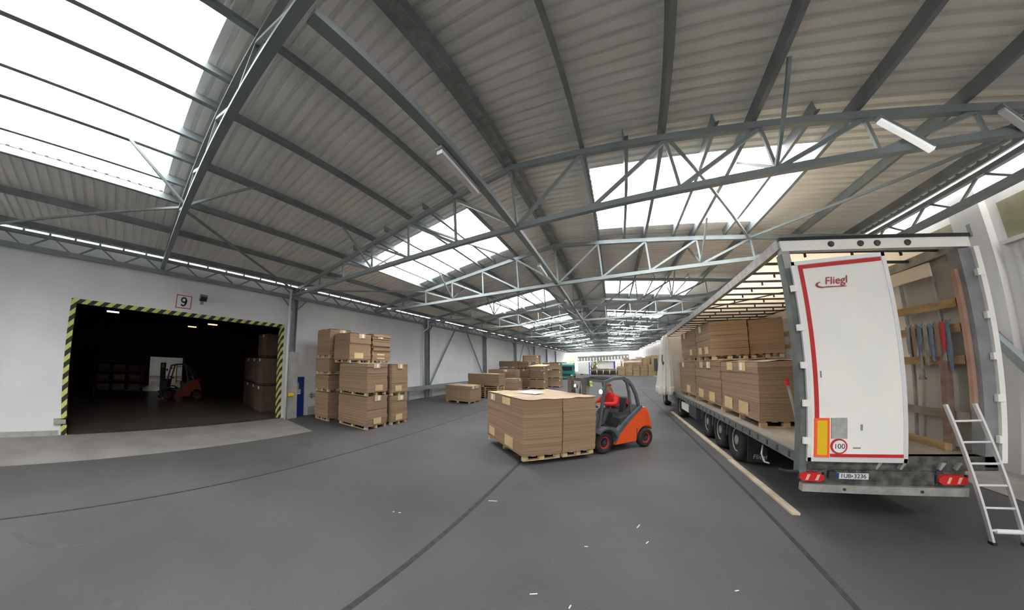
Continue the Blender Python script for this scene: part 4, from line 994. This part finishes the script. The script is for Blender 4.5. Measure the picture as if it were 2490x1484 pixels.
gb('panel_edge', M['bluestrip'], MB().box(.9,1.2,66.4,66.5,1.3,2.8))
gb('roof_edge', M['galv'], MB().prism([(-6.3,65.9,3.66),(3.9,65.9,3.90),(3.9,65.9,4.22),(-6.3,65.9,3.98)], (0,2.6,0)))
gb('valance', M['galv'], MB().prism([(-6.25,65.98,2.85),(3.9,65.98,3.15),(3.9,65.98,3.95),(-6.25,65.98,3.70)], (0,.04,0)))
for i in range(17):
    x = -6.15 + i*.6; q = .018*i
    gb('valance_flap', M['white'], MB().prism([(x,65.92,3.55+q),(x+.28,65.92,3.56+q),(x+.22,65.92,2.8+q),(x+.05,65.92,2.79+q)], (0,.03,0)))
gb('deck', M['galv'], MB().box(-6.2,3.8,66.1,68.4,.9,1.1))
for x in (-5.5,2.8): gb('wheel', M['rubber'], MB().lathe((x,66.4,.5),(0,-1,0),[(.2,-.1),(.5,-.1),(.5,.1),(.2,.1)],18))
pm = {}
def pallet_pile(x, y, n, label, rz=0, lx=1.2):
    t = thing('pallet_pile', label, 'pallets', (x,y,0), rz, 'piles of wooden pallets at the far end')
    if lx not in pm:
        m = MB()
        for s in (-1,0,1): m.box(-lx/2,lx/2,s*.35-.05,s*.35+.05,0,.02)
        for s in (-1,0,1): m.box(-lx/2+.01,lx/2-.01,s*.35-.04,s*.35+.04,.02,.1)
        for a in range(6): m.box(-lx/2+a*(lx-.1)/5,-lx/2+a*(lx-.1)/5+.1,-.4,.4,.1,.122)
        me = m.mesh('pallet'); me.materials.append(M['wood']); pm[lx] = me
    for i in range(n):
        o = link(bpy.data.objects.new('pallet', pm[lx])); o.parent = t; o.location = (random.uniform(-.03,.03),random.uniform(-.03,.03),i*.128); o.rotation_euler = (0,0,random.uniform(-.03,.03))
rows = {'front':(61.5,[(2.2,14),(3.5,15),(4.8,14),(6.1,17),(7.4,16)]), 'second':(63.2,[(2.8,25),(4.1,24),(5.4,28),(6.7,26),(8.2,29)]),
        'third':(64.3,[(3.4,27),(4.7,25),(6.0,26),(7.4,28)]),
        'rear':(69.6,[(-3.2,23),(-1.88,24),(-.56,23),(.76,24),(2.08,23)])}
for rn, (y, ps) in rows.items():
    for i, (x, n) in enumerate(ps):
        pallet_pile(x, y, n, '%s pallet pile from the left, %s row at the far end' % (ORD[i], rn), rz=0)
# trees outside the far end
def tree(x, y, r, h, label):
    t = thing('tree', label, 'tree', (x,y,0)); MB().tube((0,0,0),(0,0,h),.25,8,.12).build('trunk', M['wooddark'], t)
    rg = random.Random(int(x*7)+3); v = []; f = []
    for i in range(900):
        a, b, q = rg.uniform(0,2*PI), math.acos(rg.uniform(-1,1)), rg.random()**.4
        p = Vector((r*q*math.sin(b)*math.cos(a), r*q*math.sin(b)*math.sin(a), h + r*.9*q*math.cos(b)))
        d1_ = Vector((rg.uniform(-1,1),rg.uniform(-1,1),rg.uniform(-1,1))).normalized()*.35; d2_ = d1_.cross(Vector((rg.uniform(-1,1),rg.uniform(-1,1),1))).normalized()*.25
        n = len(v); v += [p-d1_, p+d2_, p+d1_, p-d2_]; f.append((n,n+1,n+2,n+3))
    tag(MB().add(v, f).build('foliage', M['green'], t), kind='stuff')
tree(-14, 102, 4.5, 2.6, 'yellow green tree outside the far end, left')
tree(-3.0, 108, 4.0, 2.2, 'yellow green tree outside the far end behind the teal truck')

# wood chips on the asphalt
for x, y, a, l, lab in ((-.62,3.05,.6,.09,'long pale wood chip near the bottom edge, left of centre seam end'),(-.22,3.05,1.4,.06,'short pale wood chip near the bottom edge of the floor'),(-1.92,4.95,.5,.16,'longest pale splinter beside the middle tar seam'),
    (.52,5.2,1.2,.13,'pale scuffed chip between the forklift and the bottom edge'),(.62,4.75,1.1,.08,'small pale chip just below the scuffed chip'),(-3.05,3.55,.4,.04,'tiny pale crumb left of the middle tar seam'),(-3.15,3.5,.9,.03,'tiniest pale crumb left of the middle tar seam'),
    (3.05,3.95,.8,.05,'pale chip right of the right tar seam'),(2.6,3.4,.3,.05,'pale chip touching the right tar seam'),(1.55,4.0,.5,.05,'pale chip left of the right tar seam'),(-.2,4.3,.3,.05,'pale chip midway between the two right tar seams')):
    tag(piece('wood_chip', M['chip'], (x,y,.004), (l,.012,.006), None, (0,0,a)), lab, 'wood chip', 'wood chips scattered on the asphalt')
